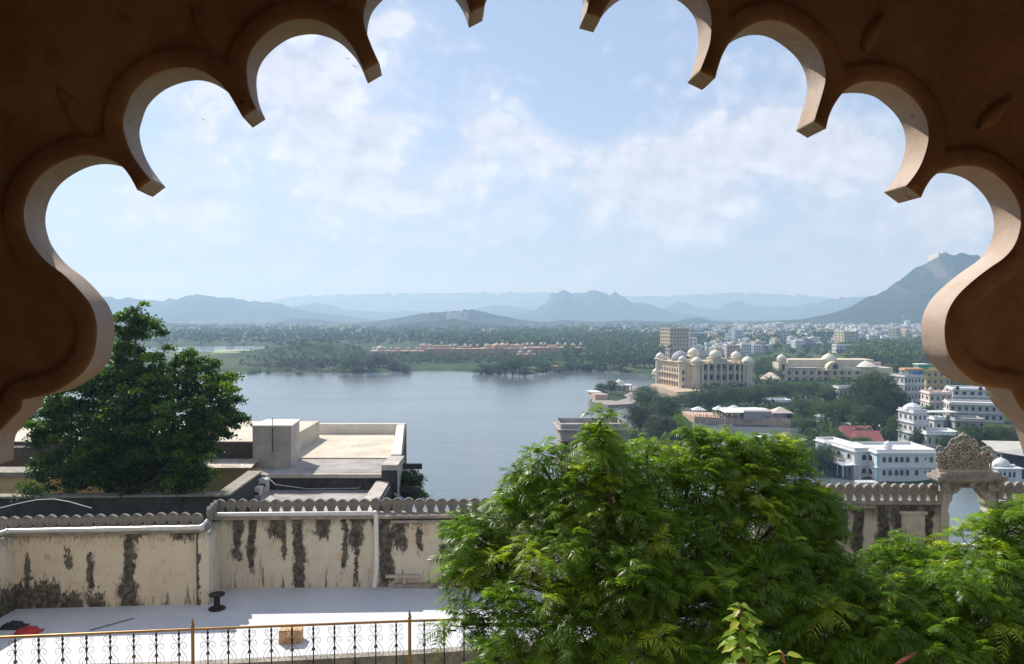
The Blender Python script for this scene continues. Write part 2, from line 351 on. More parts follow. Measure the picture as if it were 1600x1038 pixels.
def crown_mesh(name, m, nclump, nleaf, size, seed, rad=.42, z0=.25, flat=1.0):
    """unit tree: height 1, crown from z0 to 1"""
    r_ = np.random.default_rng(seed); C = []; T = []; SZ = []
    cz = (1+z0)/2; hz = (1-z0)/2
    for i in range(nclump):
        while True:
            p = r_.uniform(-1, 1, 3)
            if np.linalg.norm(p) < 1 and np.linalg.norm(p) > .35: break
        p = p*np.array([rad*.78, rad*.78, hz*.78])+np.array([0, 0, cz]); p[0] *= (1-.25*(p[2]-cz)/hz); p[1] *= (1-.25*(p[2]-cz)/hz)
        rc = r_.uniform(.09, .19)*flat
        q = r_.normal(size=(nleaf, 3)); q /= np.linalg.norm(q, axis=1)[:, None]; q *= (r_.uniform(.55, 1.08, nleaf)**.6)[:, None]
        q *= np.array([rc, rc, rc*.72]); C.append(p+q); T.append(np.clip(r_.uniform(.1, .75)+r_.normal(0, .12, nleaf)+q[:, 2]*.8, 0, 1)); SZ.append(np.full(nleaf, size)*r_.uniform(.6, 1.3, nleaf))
    C = np.concatenate(C); T = np.concatenate(T); SZ = np.concatenate(SZ)
    V, Fq = leaf_cards(C, SZ); return npmesh(name, V, Fq, m, attr=np.repeat(T, 4))
def trunk_mesh(seed, z0=.3):
    r_ = random.Random(seed); b = MB(); top = (r_.uniform(-.03, .03), r_.uniform(-.03, .03), z0+.12)
    b.tube([(0, 0, -.03), (.01, 0, z0*.5), top], [.035, .026, .02], 7)
    for k in range(5):
        a = k*1.26+r_.random(); L = r_.uniform(.2, .3)
        b.tube([(top[0]*.8, top[1]*.8, z0*r_.uniform(.6, 1)), (L*.5*math.cos(a), L*.5*math.sin(a), z0+.2), (L*math.cos(a), L*math.sin(a), z0+r_.uniform(.3, .5))], [.018, .012, .005], 5)
    return meshdata(b, 'trunk', BARK, True)
TREE_K = {}
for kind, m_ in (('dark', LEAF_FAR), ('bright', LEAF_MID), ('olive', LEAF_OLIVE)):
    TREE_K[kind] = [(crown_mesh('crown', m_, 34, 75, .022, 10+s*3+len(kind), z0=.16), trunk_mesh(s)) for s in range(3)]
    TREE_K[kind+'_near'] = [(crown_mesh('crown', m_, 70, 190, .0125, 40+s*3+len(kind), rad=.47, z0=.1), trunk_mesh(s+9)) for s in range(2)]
def tree(px, pb, pt, wpx, kind='dark', label=None, group=None, z=None, near=False, name='tree', Y=None):
    z0 = 2.2 if z is None else z
    g = G(px, pb, z0) if Y is None else P(px, pb, Y)
    if z is None and Y is None: g.z = gz(g.x, g.y)
    H = (pb-pt)*g.y/F; Wm = wpx*g.y/F
    rt = root(name, g, label or 'tree', 'tree', group); rt['_o'] = (0, 0, 0)
    cm, tm = random.choice(TREE_K[kind+('_near' if near else '')])
    rt.rotation_euler = (0, 0, random.uniform(0, 6.28)); s = (Wm/.84, Wm/.84, H)
    for me, nm in ((cm, 'crown'), (tm, 'trunk')):
        c_ = bpy.data.objects.new(nm, me); S.collection.objects.link(c_); c_.parent = rt; c_.scale = s
    return rt
# ------------------------------------------------------------------ the multifoil arch we look through
AN = Vector((-.088, 1, -.012)).normalized(); AD = 1.5; AT = .0825
AX = Vector((1, 0, 0)); AX = (AX-AN*AX.dot(AN)).normalized(); AZ = AX.cross(AN)
AO = Vector((0, 0, CAMZ))+AN*(AD+AT)
def back2(px, py):          # pixel -> 2D coordinates on the outer plane of the arch
    d = ray(px, py); p = Vector((0, 0, CAMZ))+d*((AD+AT)/AN.dot(d)); q = p-AO; return (q.dot(AX), q.dot(AZ))
def a3(x, z, t=0.0):        # t = distance from outer plane towards the room
    return AO+AX*x+AZ*z-AN*t
SEG = [[(-46,1300),(-44,1100),(-40,760),(-30,724)], [(-30,724),(21,719)], [(21,719),(23,688),(29,673),(50,650),(67,632),(69,619)],
 [(69,619),(95,613),(116,607),(146,590),(166,569),(177,542),(179,507),(171,480),(154,457),(131,434),(106,415),(89,396),(77,375),(71,347),(75,320),(85,300),(100,283),(123,268),(146,259),(170,257),(198,263),(216,273),(228,288),(239,308)],
 [(239,308),(259,293)],
 [(259,293),(246,277),(231,254),(222,231),(218,208),(222,189),(231,166),(250,146),(274,133),(304,126),(328,129),(350,140),(369,157),(383,179),(395,200)],
 [(395,200),(415,187)],
 [(415,187),(406,166),(402,146),(401,125),(405,107),(415,90),(434,72),(457,59),(485,54),(507,57),(530,67),(547,82),(561,100),(575,131)],
 [(575,131),(597,118)],
 [(597,118),(590,103),(582,84),(576,67),(574,53),(576,36),(583,18),(599,0),(625,-20),(660,-30),(690,-22),(711,0),(724,20),(733,44)],
 [(733,44),(754,33)],
 [(754,33),(757,10),(768,-10),(793,-35),(832,-75)], [(832,-75),(872,-38),(900,-14),(911,8),(905,45)],
 [(905,45),(927,51)],
 [(927,51),(934,36),(947,18),(966,2),(990,-8),(1013,-11),(1037,-9),(1057,0),(1072,11),(1084,26),(1090,44),(1091,65),(1089,87),(1083,107),(1074,130)],
 [(1074,130),(1097,141)],
 [(1097,141),(1101,126),(1108,106),(1120,86),(1138,69),(1160,58),(1182,55),(1202,59),(1221,70),(1240,86),(1252,102),(1259,120),(1261,143),(1256,165),(1250,185),(1244,205)],
 [(1244,205),(1262,216)],
 [(1262,216),(1267,196),(1277,176),(1292,158),(1315,147),(1343,146),(1365,151),(1385,165),(1402,183),(1412,203),(1415,226),(1411,249),(1402,272),(1391,289),(1381,301)],
 [(1381,301),(1404,318)],
 [(1404,318),(1412,301),(1426,284),(1450,274),(1477,271),(1502,277),(1521,289),(1539,308),(1550,330),(1553,353),(1549,375),(1540,394),(1526,409),(1503,425),(1480,443),(1459,463),(1446,483),(1440,503),(1439,525),(1443,546),(1451,562),(1466,579),(1485,593),(1510,601),(1538,604)],
 [(1538,604),(1545,620),(1553,632),(1566,645),(1578,657),(1587,673),(1596,699),(1600,712)], [(1600,712),(1645,716)], [(1645,716),(1650,760),(1655,1100),(1655,1300)]]
def catmull(p, step):
    p = [np.array(q) for q in p]
    if len(p) == 2:
        n = max(1, int(np.linalg.norm(p[1]-p[0])/step)); return [p[0]+(p[1]-p[0])*i/n for i in range(n)]
    e = [2*p[0]-p[1]]+p+[2*p[-1]-p[-2]]; out = []
    for i in range(1, len(e)-2):
        n = max(1, int(np.linalg.norm(e[i+1]-e[i])/step))
        for k in range(n):
            t = k/n; a, b, c, d = e[i-1:i+3]
            out.append(.5*(2*b+(c-a)*t+(2*a-5*b+4*c-d)*t*t+(3*b-3*c+d-a)*t**3))
    return out
prof = []
for sg in SEG: prof += catmull([back2(*q) for q in sg], .0065)
prof.append(np.array(back2(1655, 1300))); prof = np.array(prof)
NPF = len(prof)
XL, XR, ZT, ZB = -2.3, 2.5, 2.2, prof[0][1]
outer = np.array([(XR, ZB), (XR, ZT), (XL, ZT), (XL, ZB)])
polyw = np.concatenate([prof, outer])
def pdist(pts_):            # distance of points to the opening's profile
    a = prof[:-1]; e = prof[1:]-a; L = (e**2).sum(1)+1e-12; out = np.zeros(len(pts_))
    for i0 in range(0, len(pts_), 400):
        q = pts_[i0:i0+400, None, :]-a[None]; t = np.clip((q*e[None]).sum(2)/L, 0, 1)
        out[i0:i0+400] = np.sqrt(((q-t[..., None]*e[None])**2).sum(2).min(1))
    return out
tang = np.gradient(prof, axis=0); tang /= np.linalg.norm(tang, axis=1)[:, None]+1e-9
nrm = np.stack([-tang[:, 1], tang[:, 0]], 1)      # to the left of travel = into the wall (profile runs clockwise over the top)
if sdist(np.array([prof[60]+nrm[60]*.01]), polyw)[0] < 0: nrm = -nrm
BW = .034
layers = [(.005, .0), (.016, 0), (.029, 0), (BW, .002), (BW+.006, .008), (BW+.012, .009)]   # distance, recess
P2 = [prof]; DEP = [np.full(NPF, .004)]
for dd, rec in layers:
    ang = np.linspace(0, 2*np.pi, 24, endpoint=False)
    cand = [prof+nrm*dd]
    for k in np.where((np.abs(np.gradient(np.unwrap(np.arctan2(tang[:, 1], tang[:, 0])))) > .15))[0]:
        cand.append(prof[k]+dd*np.stack([np.cos(ang), np.sin(ang)], 1))
    cand = np.concatenate(cand); cand = cand[(pdist(cand) > dd-.0012) & (sdist(cand, polyw) > dd-.0012)]
    _, ui = np.unique(np.round(cand/.0045).astype(int), axis=0, return_index=True); cand = cand[ui]
    P2.append(cand); DEP.append(np.full(len(cand), rec))
gx, gz_ = np.meshgrid(np.arange(XL+.02, XR, .03), np.arange(ZB+.02, ZT, .03)); g2 = np.stack([gx.ravel(), gz_.ravel()], 1)
g2 = g2[sdist(g2, polyw) > BW+.02]; P2.append(g2); DEP.append(np.full(len(g2), .009))
P2.append(outer); DEP.append(np.full(4, .009))
A2 = np.concatenate(P2); AD2 = np.concatenate(DEP)
edges = [(i, i+1) for i in range(NPF-1)]
rv = delaunay_2d_cdt([Vector(p) for p in A2], edges, [], 0, 1e-6)
vo, tri, orig = rv[0], rv[2], rv[3]
vo = np.array([tuple(p) for p in vo]); dep = np.array([AD2[o_[0]] if len(o_) else .006 for o_ in orig]); tri = np.array([t_ for t_ in tri if len(t_) == 3])
cen = vo[tri].mean(1); tri = tri[sdist(cen, polyw) > 0]
V3 = [a3(p[0], p[1], AT-r_) for p, r_ in zip(vo, dep)]
def plastermat(name, a, b_, blot, sc=1.0):
    m = bpy.data.materials.new(name); m.use_nodes = True; t = NT(m.node_tree); b = t.n['Principled BSDF']
    c = t.new('ShaderNodeTexCoord').outputs['Object']
    col = t.mix(t.sm(t.noise(c, 3.4*sc, 8, .7), .34, .66), a, b_)
    col = t.mix(t.sm(t.noise(c, 9*sc, 8, .7, .6), .60, .72), col, blot)
    v_ = t.new('ShaderNodeTexVoronoi'); v_.inputs['Scale'].default_value = 9*sc; t.put(v_.inputs['Vector'], c)
    spk = t.math('LESS_THAN', v_.outputs['Distance'], .035); spk = t.math('MULTIPLY', spk, t.math('GREATER_THAN', t.noise(c, 3.1*sc, 2), .54))
    col = t.mix(spk, col, (.07, .055, .045))
    ve = t.new('ShaderNodeTexVoronoi', feature='DISTANCE_TO_EDGE'); ve.inputs['Scale'].default_value = 2.2*sc
    wv = t.new('ShaderNodeVectorMath', operation='ADD'); t.put(wv.inputs[0], c); nc = t.new('ShaderNodeTexNoise'); t.put(nc.inputs['Vector'], c); nc.inputs['Scale'].default_value = 5; nc.inputs['Detail'].default_value = 6
    sc_n = t.new('ShaderNodeVectorMath', operation='SCALE'); t.put(sc_n.inputs[0], nc.outputs['Color']); sc_n.inputs['Scale'].default_value = .35; t.l.new(sc_n.outputs[0], wv.inputs[1]); t.l.new(wv.outputs[0], ve.inputs['Vector'])
    crack = t.math('MULTIPLY', t.math('LESS_THAN', ve.outputs['Distance'], .004), t.math('GREATER_THAN', t.noise(c, 1.7*sc, 2), .50))
    col = t.mix(t.math('MULTIPLY', crack, .22), col, (.08, .05, .03))
    big = t.sm(t.noise(c, 1.6*sc, 5, .65), .42, .66); col = t.mix(t.math('MULTIPLY', big, .38), col, blot)
    t.put(b.inputs['Base Color'], col); b.inputs['Roughness'].default_value = .82; b.inputs['Specular IOR Level'].default_value = .3
    bn = t.new('ShaderNodeBump'); bn.inputs['Strength'].default_value = .35; bn.inputs['Distance'].default_value = .006
    t.put(bn.inputs['Height'], t.noise(c, 22*sc, 8, .6)); t.l.new(bn.outputs[0], b.inputs['Normal']); return m
OCHRE = plastermat('ochre_limewash', (.34, .18, .085), (.60, .35, .18), (.24, .13, .07))
PALE = plastermat('pale_plaster', (.47, .35, .27), (.60, .51, .45), (.38, .26, .18))
ar = root('multifoil_arch', a3(0, ZB, 0), 'dark ochre plaster wall pierced by a large multifoil arch framing the whole view', 'arch')
oo = Vector(ar['_o'])
va = [tuple(Vector(p)-oo) for p in V3]
a_, b_, c_ = [Vector(va[i]) for i in tri[0]]
if (b_-a_).cross(c_-a_).dot(AN) > 0: tri = tri[:, ::-1]
fo = bpy.data.objects.new('wall_face', npmesh('wall_face', va, tri, OCHRE)); S.collection.objects.link(fo); fo.parent = ar
tb = tri[:, ::-1]; vb = [tuple(a3(p[0], p[1], 0)-oo) for p in vo]
bo = bpy.data.objects.new('outer_face', npmesh('outer_face', vb, tb, PALE)); S.collection.objects.link(bo); bo.parent = ar
# soffit of the lobes
sv = []; sf = []; offs = [AT-.004, AT*.8, AT*.5, AT*.2, 0]
for i, p in enumerate(prof):
    for tt in offs:
        k = fbm(p[0]*9, p[1]*9, tt*20, 3)*.0012
        sv.append(tuple(a3(p[0]+nrm[i][0]*k, p[1]+nrm[i][1]*k, tt)-oo) if 0 < tt < AT-.004 else tuple(a3(p[0], p[1], tt)-oo))
n5 = len(offs)
for i in range(NPF-1):
    for k in range(n5-1): sf.append((i*n5+k, i*n5+k+1, (i+1)*n5+k+1, (i+1)*n5+k))
me = npmesh('soffit', sv, sf, PALE); so_ = bpy.data.objects.new('soffit', me); S.collection.objects.link(so_); so_.parent = ar
tag(so_, 'pale worn plaster lining of the lobes and cusps')
# petals between lobes
def petal(px, py, qx, qy, wd=.022):
    a = Vector(back2(*(np.array((px, py))-0))); b = Vector(back2(qx, qy)); ax = (b-a); L = ax.length; ax.normalize(); n = Vector((-ax.y, ax.x))
    vv = []; ff = []; NS = 12
    for i in range(NS+1):
        t_ = i/NS; hw = wd*math.sin(math.pi*min(1, t_*.92+.04))**.8*(1-.35*t_)
        for k, (s_, hgt_) in enumerate(((-1, 0), (-.6, .008), (0, .011), (.6, .008), (1, 0))):
            p = a+ax*(L*t_)+n*(hw*s_); vv.append(a3(p.x, p.y, AT-.010+hgt_*1.1))
    for i in range(NS):
        for k in range(4): ff.append((i*5+k, i*5+k+1, (i+1)*5+k+1, (i+1)*5+k))
    MB().add(vv, ff).build('petal', OCHRE, ar, smooth='all')
for q in ((172,228,122,158), (350,95,322,38), (555,22,540,-30), (18,240,-15,190), (1318,98,1348,45), (1490,214,1538,172), (1130,20,1142,-25), (1555,300,1592,262)): petal(*q)
# the dim room behind the camera
ROOMW = mat('room_wall_plaster', (.50, .34, .22), .9, .2, 2.0, fine=5)
FLOORM = mat('room_floor_stone', (.60, .48, .36), .6, .2, 3.0)
fz = CAMZ-1.62
o = MB().box(-2.3, 2.5, -3.2, 1.75, fz-.2, fz).build('floor', FLOORM); tag(o, kind='structure')
o = MB().box(-2.5, -2.28, -3.2, 1.78, fz, 52.4).build('wall_left', ROOMW); tag(o, kind='structure')
o = MB().box(2.45, 2.65, -3.2, -2.4, fz, 52.4).box(2.45, 2.65, -1.0, 1.9, fz, 52.4).box(2.45, 2.65, -2.4, -1.0, 51.2, 52.4).build('wall_right', ROOMW); tag(o, kind='structure')  # unseen opening in this wall, added to brighten the arch face
o = MB().box(-2.5, 2.65, -3.4, -3.2, fz, 52.4).build('wall_back', ROOMW); tag(o, kind='structure')
o = MB().box(-2.5, 2.65, -3.4, 1.95, 52.0, 52.25).build('ceiling', ROOMW); tag(o, kind='structure')
zs = a3(0, ZB).z
o = MB().box(-2.35, 2.55, 1.42, 1.68, fz, zs+.02).build('sill_wall', OCHRE); tag(o, kind='structure')
# palace wall below the room
o = MB().box(-2.5, 2.65, -3.6, 1.35, 30, fz-.2).box(-40, -2.6, -4, 1.2, 30, 66).box(9.5, 44, -4, 1.2, 30, 66).box(-2.5, 2.7, -4, 1.5, 52.6, 66).build('palace_wall', mat('palace_plaster', (.55, .47, .36), .9, .15, 1, fine=6)); tag(o, kind='structure')
# ------------------------------------------------------------------ near terrace with stained walls
def stainmat(name, base, base2, amt=0.0, seed=0, ztop=43.0, zbot=40.4, streaks=(), Yw=27.0):
    """weathered limewash: black mould running down from the coping and creeping up from the foot"""
    m = bpy.data.materials.new(name); m.use_nodes = True; t = NT(m.node_tree); b = t.n['Principled BSDF']
    g = t.new('ShaderNodeNewGeometry').outputs['Position']
    s = t.new('ShaderNodeSeparateXYZ'); t.put(s.inputs[0], g); z = s.outputs[2]
    col = t.mix(t.noise(t.mapping(g, loc=(seed, 0, 0)), 1.3, 6, .6), base, base2)
    col = t.mix(t.math('MULTIPLY', t.sm(t.noise(g, 2.2, 5, .6), .5, .7), .45), col, (.55, .38, .20))
    k = (ztop-zbot)
    dn = t.math('DIVIDE', t.math('SUBTRACT', ztop, z), k)          # 0 at top, 1 at foot
    fine_ = t.noise(t.mapping(g, scale=(7, 7, 2.5), loc=(seed, 3, 0)), 1.6, 6, .75)
    str_ = t.noise(t.mapping(g, scale=(1.35, 1.35, .10), loc=(seed*1.7, 0, 0)), 1.0, 3, .65, .2)
    st2 = t.noise(t.mapping(g, scale=(4.5, 4.5, .22), loc=(seed*2.3, 5, 0)), 1.0, 4, .6, .3)
    ff = t.math('MULTIPLY', t.math('SUBTRACT', fine_, .5), .22)
    topw = t.math('ADD', t.math('ADD', str_, ff), t.math('MULTIPLY', dn, -.20))
    a = t.sm(topw, .52-amt, .66-amt)
    t2 = t.math('ADD', t.math('ADD', st2, ff), t.math('MULTIPLY', dn, -.32)); a2 = t.sm(t2, .49-amt, .64-amt)
    t3 = t.math('ADD', t.math('ADD', t.noise(t.mapping(g, scale=(3.2, 3.2, .3), loc=(seed*.9, 11, 0)), 1, 4, .7), ff), t.math('MULTIPLY', t.math('SUBTRACT', 1, dn), -.42))
    a3_ = t.sm(t3, .43-amt, .60-amt)
    al = t.math('MAXIMUM', t.math('MAXIMUM', a, a2), a3_)
    wob = t.noise(t.mapping(g, scale=(1.2, 1.2, 1.6), loc=(seed, 9, 0)), 1.5, 5, .7)
    xx_ = t.math('ADD', s.outputs[0], t.math('MULTIPLY', t.math('SUBTRACT', wob, .5), .5))
    lowv = t.noise(t.mapping(g, scale=(3.5, 3.5, 1.3), loc=(seed, 2, 0)), 1.0, 4, .6)
    for (px, wpx, d0, d1, amp) in streaks:      # run from depth d0 to d1 (0 = top, 1 = foot)
        gx_ = t.math('EXPONENT', t.math('MULTIPLY', t.math('POWER', t.math('DIVIDE', t.math('SUBTRACT', xx_, (px-800)*Yw/F), wpx*Yw/F), 2), -1))
        dd_ = t.math('ADD', dn, t.math('MULTIPLY', t.math('SUBTRACT', fine_, .5), .7))
        v_ = t.math('MULTIPLY', t.sm(dd_, d0-.06, d0+.04), t.sm(dd_, d1+.10, d1-.05))
        e_ = t.math('MULTIPLY', gx_, v_); e_ = t.sm(t.math('ADD', t.math('ADD', e_, t.math('MULTIPLY', t.math('SUBTRACT', lowv, .5), 1.5)), t.math('MULTIPLY', t.math('SUBTRACT', fine_, .5), 1.0)), .40-amp*.28, .84-amp*.28)
        al = t.math('MAXIMUM', al, e_)
    grime_shade = t.sm(t.math('ADD', dn, t.math('MULTIPLY', t.math('SUBTRACT', fine_, .5), .5)), .20, .02)  # dirt under the coping, widened to paint in the shadow band there
    al = t.math('MAXIMUM', al, t.math('MULTIPLY', grime_shade, .8))
    al = t.math('MULTIPLY', al, t.math('ADD', .84, t.math('MULTIPLY', t.sm(t.noise(g, 6, 6, .7), .38, .62), .16)))
    col = t.mix(t.math('MULTIPLY', al, .93), col, (.016, .015, .013))
    col = t.mix(t.math('MULTIPLY', t.sm(fine_, .55, .8), .5), col, (.16, .14, .11))
    t.put(b.inputs['Base Color'], col); b.inputs['Roughness'].default_value = .95; b.inputs['Specular IOR Level'].default_value = .1
    bn = t.new('ShaderNodeBump'); bn.inputs['Strength'].default_value = .5; bn.inputs['Distance'].default_value = .02
    t.put(bn.inputs['Height'], t.noise(g, 9, 8, .7)); t.l.new(bn.outputs[0], b.inputs['Normal']); return m
TZ = 40.4
STAIN_L = stainmat('mouldy_cream_limewash', (.74, .65, .50), (.62, .54, .42), -.05, 2.0, streaks=((208, 8, 0, 1.1, 1), (205, 16, .72, 1.1, .8), (45, 26, .70, 1.1, .9), (85, 20, .66, 1.1, .9), (58, 5, .4, 1.1, .7), (118, 22, .82, 1.1, .7), (160, 14, .84, 1.1, .6), (26, 6, 0, 1.1, .9), (150, 6, .35, .75, .5), (118, 5, .3, .5, .4), (215, 24, -.1, .12, .8), (290, 26, -.1, .14, .8)), Yw=26.5)
STAIN_M = stainmat('mouldy_grey_limewash', (.72, .66, .55), (.58, .53, .44), -.045, 7.0, streaks=((470, 8, 0, 1.1, 1), (398, 6, 0, .75, .9), (376, 9, 0, .6, .6), (437, 16, 0, .3, .6), (447, 4, .2, .6, .4), (507, 14, 0, .32, .7), (540, 5, 0, .7, .7), (558, 12, .0, .45, .8), (559, 4, .3, .9, .6), (604, 11, 0, .95, 1), (640, 22, 0, .14, .8), (624, 16, .15, .5, .4), (694, 7, 0, 1.0, 1), (655, 6, .2, .5, .4), (340, 5, 0, 1.1, .7), (575, 14, 0, .1, .7)), Yw=28.2)
STAIN_R = stainmat('mouldy_pink_limewash', (.58, .52, .46), (.47, .42, .37), -.03, 13.0, 42.7, 39.6, streaks=((1343, 9, 0, .7, .9), (1384, 10, 0, 1.1, .8), (1408, 10, 0, 1.0, .8), (1455, 9, 0, 1.1, .9), (1420, 30, 0, .2, .8), (1320, 12, 0, .35, .5)), Yw=30.1)
STONE = mat('weathered_stone', (.34, .305, .265), .9, .35, 3, bump=.5, fine=5)
COPE = mat('weathered_coping', (.36, .32, .27), .9, .4, 2.5, bump=.5, fine=5)
DARKW = mat('shade_dark_render', (.055, .052, .05), .95, .35, 1.5, bump=.4)  # dark render: shade of the wall faces is put into the colour
WHITEF = mat('white_roof_paint', (.60, .615, .65), .7, .09, .45, fine=9)
PIPE = mat('silver_painted_pipe', (.62, .61, .60), .35, .12, 5, metal=.45)
PIPEW = mat('white_pipe', (.75, .74, .70), .5, .08, 4)
# terrace slab
A_ = G(-60, 962, TZ); B_ = G(1400, 905, TZ)
e0 = G(-100, 1046, TZ); e1 = G(300, 1036, TZ); e2 = G(640, 1019, TZ)
near = [(G(-300, 1052, TZ).x, G(-300, 1052, TZ).y), (e1.x, e1.y), (e2.x, e2.y), (4.0, e2.y+1.2)]
o = MB().prism(near+[(4.0, 30.6), (-24, 29.6), (-24, near[0][1])], TZ-.5, TZ).build('terrace_floor', WHITEF); tag(o, kind='structure')
kb = MB()
for (a, b) in zip(near[:-1], near[1:]):
    a, b = Vector(a), Vector(b); d_ = (b-a); kb.obox((a+b)/2-Vector((-d_.y, d_.x)).normalized()*.16, d_, d_.length, .30, TZ-3.4, TZ+.06)
tag(kb.build('terrace_edge', COPE, org=(near[1][0], near[1][1], TZ-3.4)), 'grey stone edge and drop at the near side of the white roof terrace', 'roof edge')
def merlon_mesh(w, h, th):
    pr_ = [(.32, 0), (.28, .12), (.30, .25), (.42, .42), (.5, .58), (.49, .72), (.40, .85), (.22, .94), (0, 1.0)]
    q = [(x*w, z*h) for x, z in pr_]; poly = q+[(-x, z) for x, z in q[::-1][1:]]
    b = MB().slab(poly, -th/2, th/2); q2 = [(x*.72, z*.8+h*.12) for x, z in poly]
    b.slab(q2, -th/2-.012, -th/2+.001)
    return b
M1 = meshdata(merlon_mesh(.385, .50, .13), 'merlon', mat('grey_weathered_stone', (.30, .28, .255), .9, .4, 3, bump=.5, fine=5))
def merlons(par, a, b, z, pitch=.385, me=M1, skip=0):
    a, b = Vector(a), Vector(b); d_ = b-a; n = int(d_.length/pitch); rz = math.atan2(d_.y, d_.x)
    for i in range(n):
        p = a+d_*((i+.5)/n); o_ = inst(me, 'merlon', par, (p.x, p.y, z+random.uniform(-.01, .01)), rz+random.uniform(-.04, .04), (1, 1, random.uniform(.96, 1.04)))
    return n
def wallrun(par, pts2, zt, th, m_, zb=TZ-.3):
    b = MB()
    for a, c in zip(pts2[:-1], pts2[1:]):
        a, c = Vector(a), Vector(c); d_ = (c-a).normalized(); n = Vector((-d_.y, d_.x)); b.obox((a+c)/2+n*th/2, c-a, (c-a).length, th, zb, zt)
    b.build('wall_body', m_, par)
# left projecting wall
zl = 42.95
gL0 = G(20, 952, TZ); gL1 = G(312, 944, TZ); gM0 = G(331, 920, TZ); gM1 = G(588, 916, TZ)
Ls = Vector((gL0.x, gL0.y)); Le = Vector((gL1.x, gL1.y)); Ms = Vector((gM0.x, gM0.y)); dM = Vector((1, .035)).normalized()
Me_ = Vector((gM1.x, Ms.y+(gM1.x-Ms.x)*.035))
lw = root('stained_wall', (Ls.x, Ls.y, TZ), 'cream wall with black mould streaks, left stretch standing forward of the white terrace', 'wall', 'stained walls round the terrace')
wallrun(lw, [Ls, Le], zl-.14, .5, STAIN_L)
dL = (Le-Ls).normalized(); nL = Vector((-dL.y, dL.x))
rr = MB().obox(Le-dL*.01+nL*((Ms.y-Le.y)/2)+Vector((.16, 0)), (Ms-Le), (Ms-Le).length+.25, .34, TZ-.3, zl-.14); rr.build('return_wall', STAIN_M, lw)
lr = MB().obox((Ls.x-.16, Ls.y-2.2), (0.05, 1), 4.6, .3, TZ-.3, zl-.14); lr.build('side_wall', STAIN_L, lw)
MB().box(Le.x-.06, Le.x+.34, Le.y-.09, Le.y+.3, TZ, zl-.16).build('corner_pier', STAIN_M, lw)
b = MB().obox((Ls+Le)/2+nL*.18, dL, (Le-Ls).length+.35, .62, zl-.14, zl-.02); b.build('coping', COPE, lw)
k_ = merlons(lw, Ls+nL*.42-dL*1.5, Le+nL*.42, zl-.10)
merlons(lw, Le+nL*.45+Vector((.12, .1)), Ms+Vector((.05, .45)), zl, .36)
zg = zl+.035
b = MB().tube([(Ls.x-.5, Ls.y-2.4, zg-.02), (Ls.x-.05, Ls.y-.16, zg), (Le.x+.12, Le.y-.16, zg)], .085, 10)
b.tube([(Le.x+.12, Le.y-.17, zg), (Ms.x+.1, Ms.y-.15, zg+.02)], .07, 10); b.ball((Le.x+.14, Le.y-.17, zg), .11, 8); b.ball((Ls.x-.05, Ls.y-.17, zg), .10, 8)
b.build('gutter', PIPE, lw, smooth=True)
# middle wall
zm = 43.0
mw = root('stained_wall', (Ms.x, Ms.y, TZ), 'long mouldy limewashed wall behind the white terrace, carrying a gutter and downpipe, partly behind the neem tree', 'wall', 'stained walls round the terrace')
Mend = Vector((5.5, Ms.y+(5.5-Ms.x)*.035))
wallrun(mw, [Ms, Mend], zm-.16, .5, STAIN_M)
nM = Vector((-dM.y, dM.x))
MB().obox((Ms+Mend)/2+nM*.16, dM, (Mend-Ms).length, .66, zm-.16, zm-.05).build('coping', COPE, mw)
MB().obox((Me_+Mend)/2+nM*.08+Vector((.3, 0)), dM, (Mend-Me_).length-.5, .62, zm-.30, zm-.22).build('string_course', COPE, mw)
merlons(mw, Ms+nM*.34, Ms+nM*.34+dM*((Mend-Ms).length), zm-.05)
b = MB().tube([(Ms.x+.1, Ms.y-.15, zm+.03), (Me_.x+.02, Me_.y-.14, zm+.03)], .085, 10); b.ball((Me_.x+.02, Me_.y-.14, zm+.03), .1, 8); b.build('gutter', PIPE, mw, smooth=True)
b = MB().tube([(Me_.x+.04, Me_.y-.15, zm+.02), (Me_.x+.05, Me_.y-.15, 41.2), (Me_.x+.01, Me_.y-.16, TZ+.35), (Me_.x-.02, Me_.y-.22, TZ+.04)], .085, 10)
for zz in (42.2, 41.1): b.tube([(Me_.x+.04, Me_.y-.15, zz), (Me_.x+.04, Me_.y-.15, zz+.06)], .1, 10)
b.build('downpipe', PIPEW, mw, smooth=True)
# fillet of roofing paint lapping up the walls
# stone bench / ledge by the downpipe
q = G(605, 917, TZ); b0 = root('stone_bench', (q.x, q.y, TZ), 'low broken stone bench lying against the mouldy wall right of the downpipe', 'bench')
MB().box(q.x-.05, q.x+1.15, q.y-.12, q.y+.22, TZ+.34, TZ+.44).build('seat', mat('bench_stone', (.5, .46, .4), .9, .2, 3), b0)
MB().box(q.x+.55, q.x+.68, q.y-.05, q.y+.18, TZ, TZ+.34).build('leg', mat('bench_stone', (.5, .46, .4)), b0)
MB().box(q.x+.25, q.x+2.6, q.y-.16, q.y+.18, TZ, TZ+.13).build('base', STONE, b0)
# cable spool
q = G(339, 952, TZ); sp = root('cable_spool', (q.x, q.y, TZ), 'small dark iron spool standing on the white terrace by the wall corner', 'spool')
IRON = mat('black_iron', (.035, .033, .032), .55, .3, 8, metal=.5)
b = MB().rev(q.x, q.y, [(.26, TZ+.005), (.27, TZ+.03), (.26, TZ+.05), (.12, TZ+.07)], 20); b.build('base_flange', IRON, sp, smooth=True)
MB().rev(q.x, q.y, [(.115, TZ+.06), (.10, TZ+.1), (.10, TZ+.42), (.12, TZ+.45)], 14).build('drum', IRON, sp, smooth=True)
MB().rev(q.x, q.y, [(.10, TZ+.44), (.25, TZ+.46), (.26, TZ+.49), (.24, TZ+.51), (.05, TZ+.5)], 20).build('top_flange', IRON, sp, smooth=True)
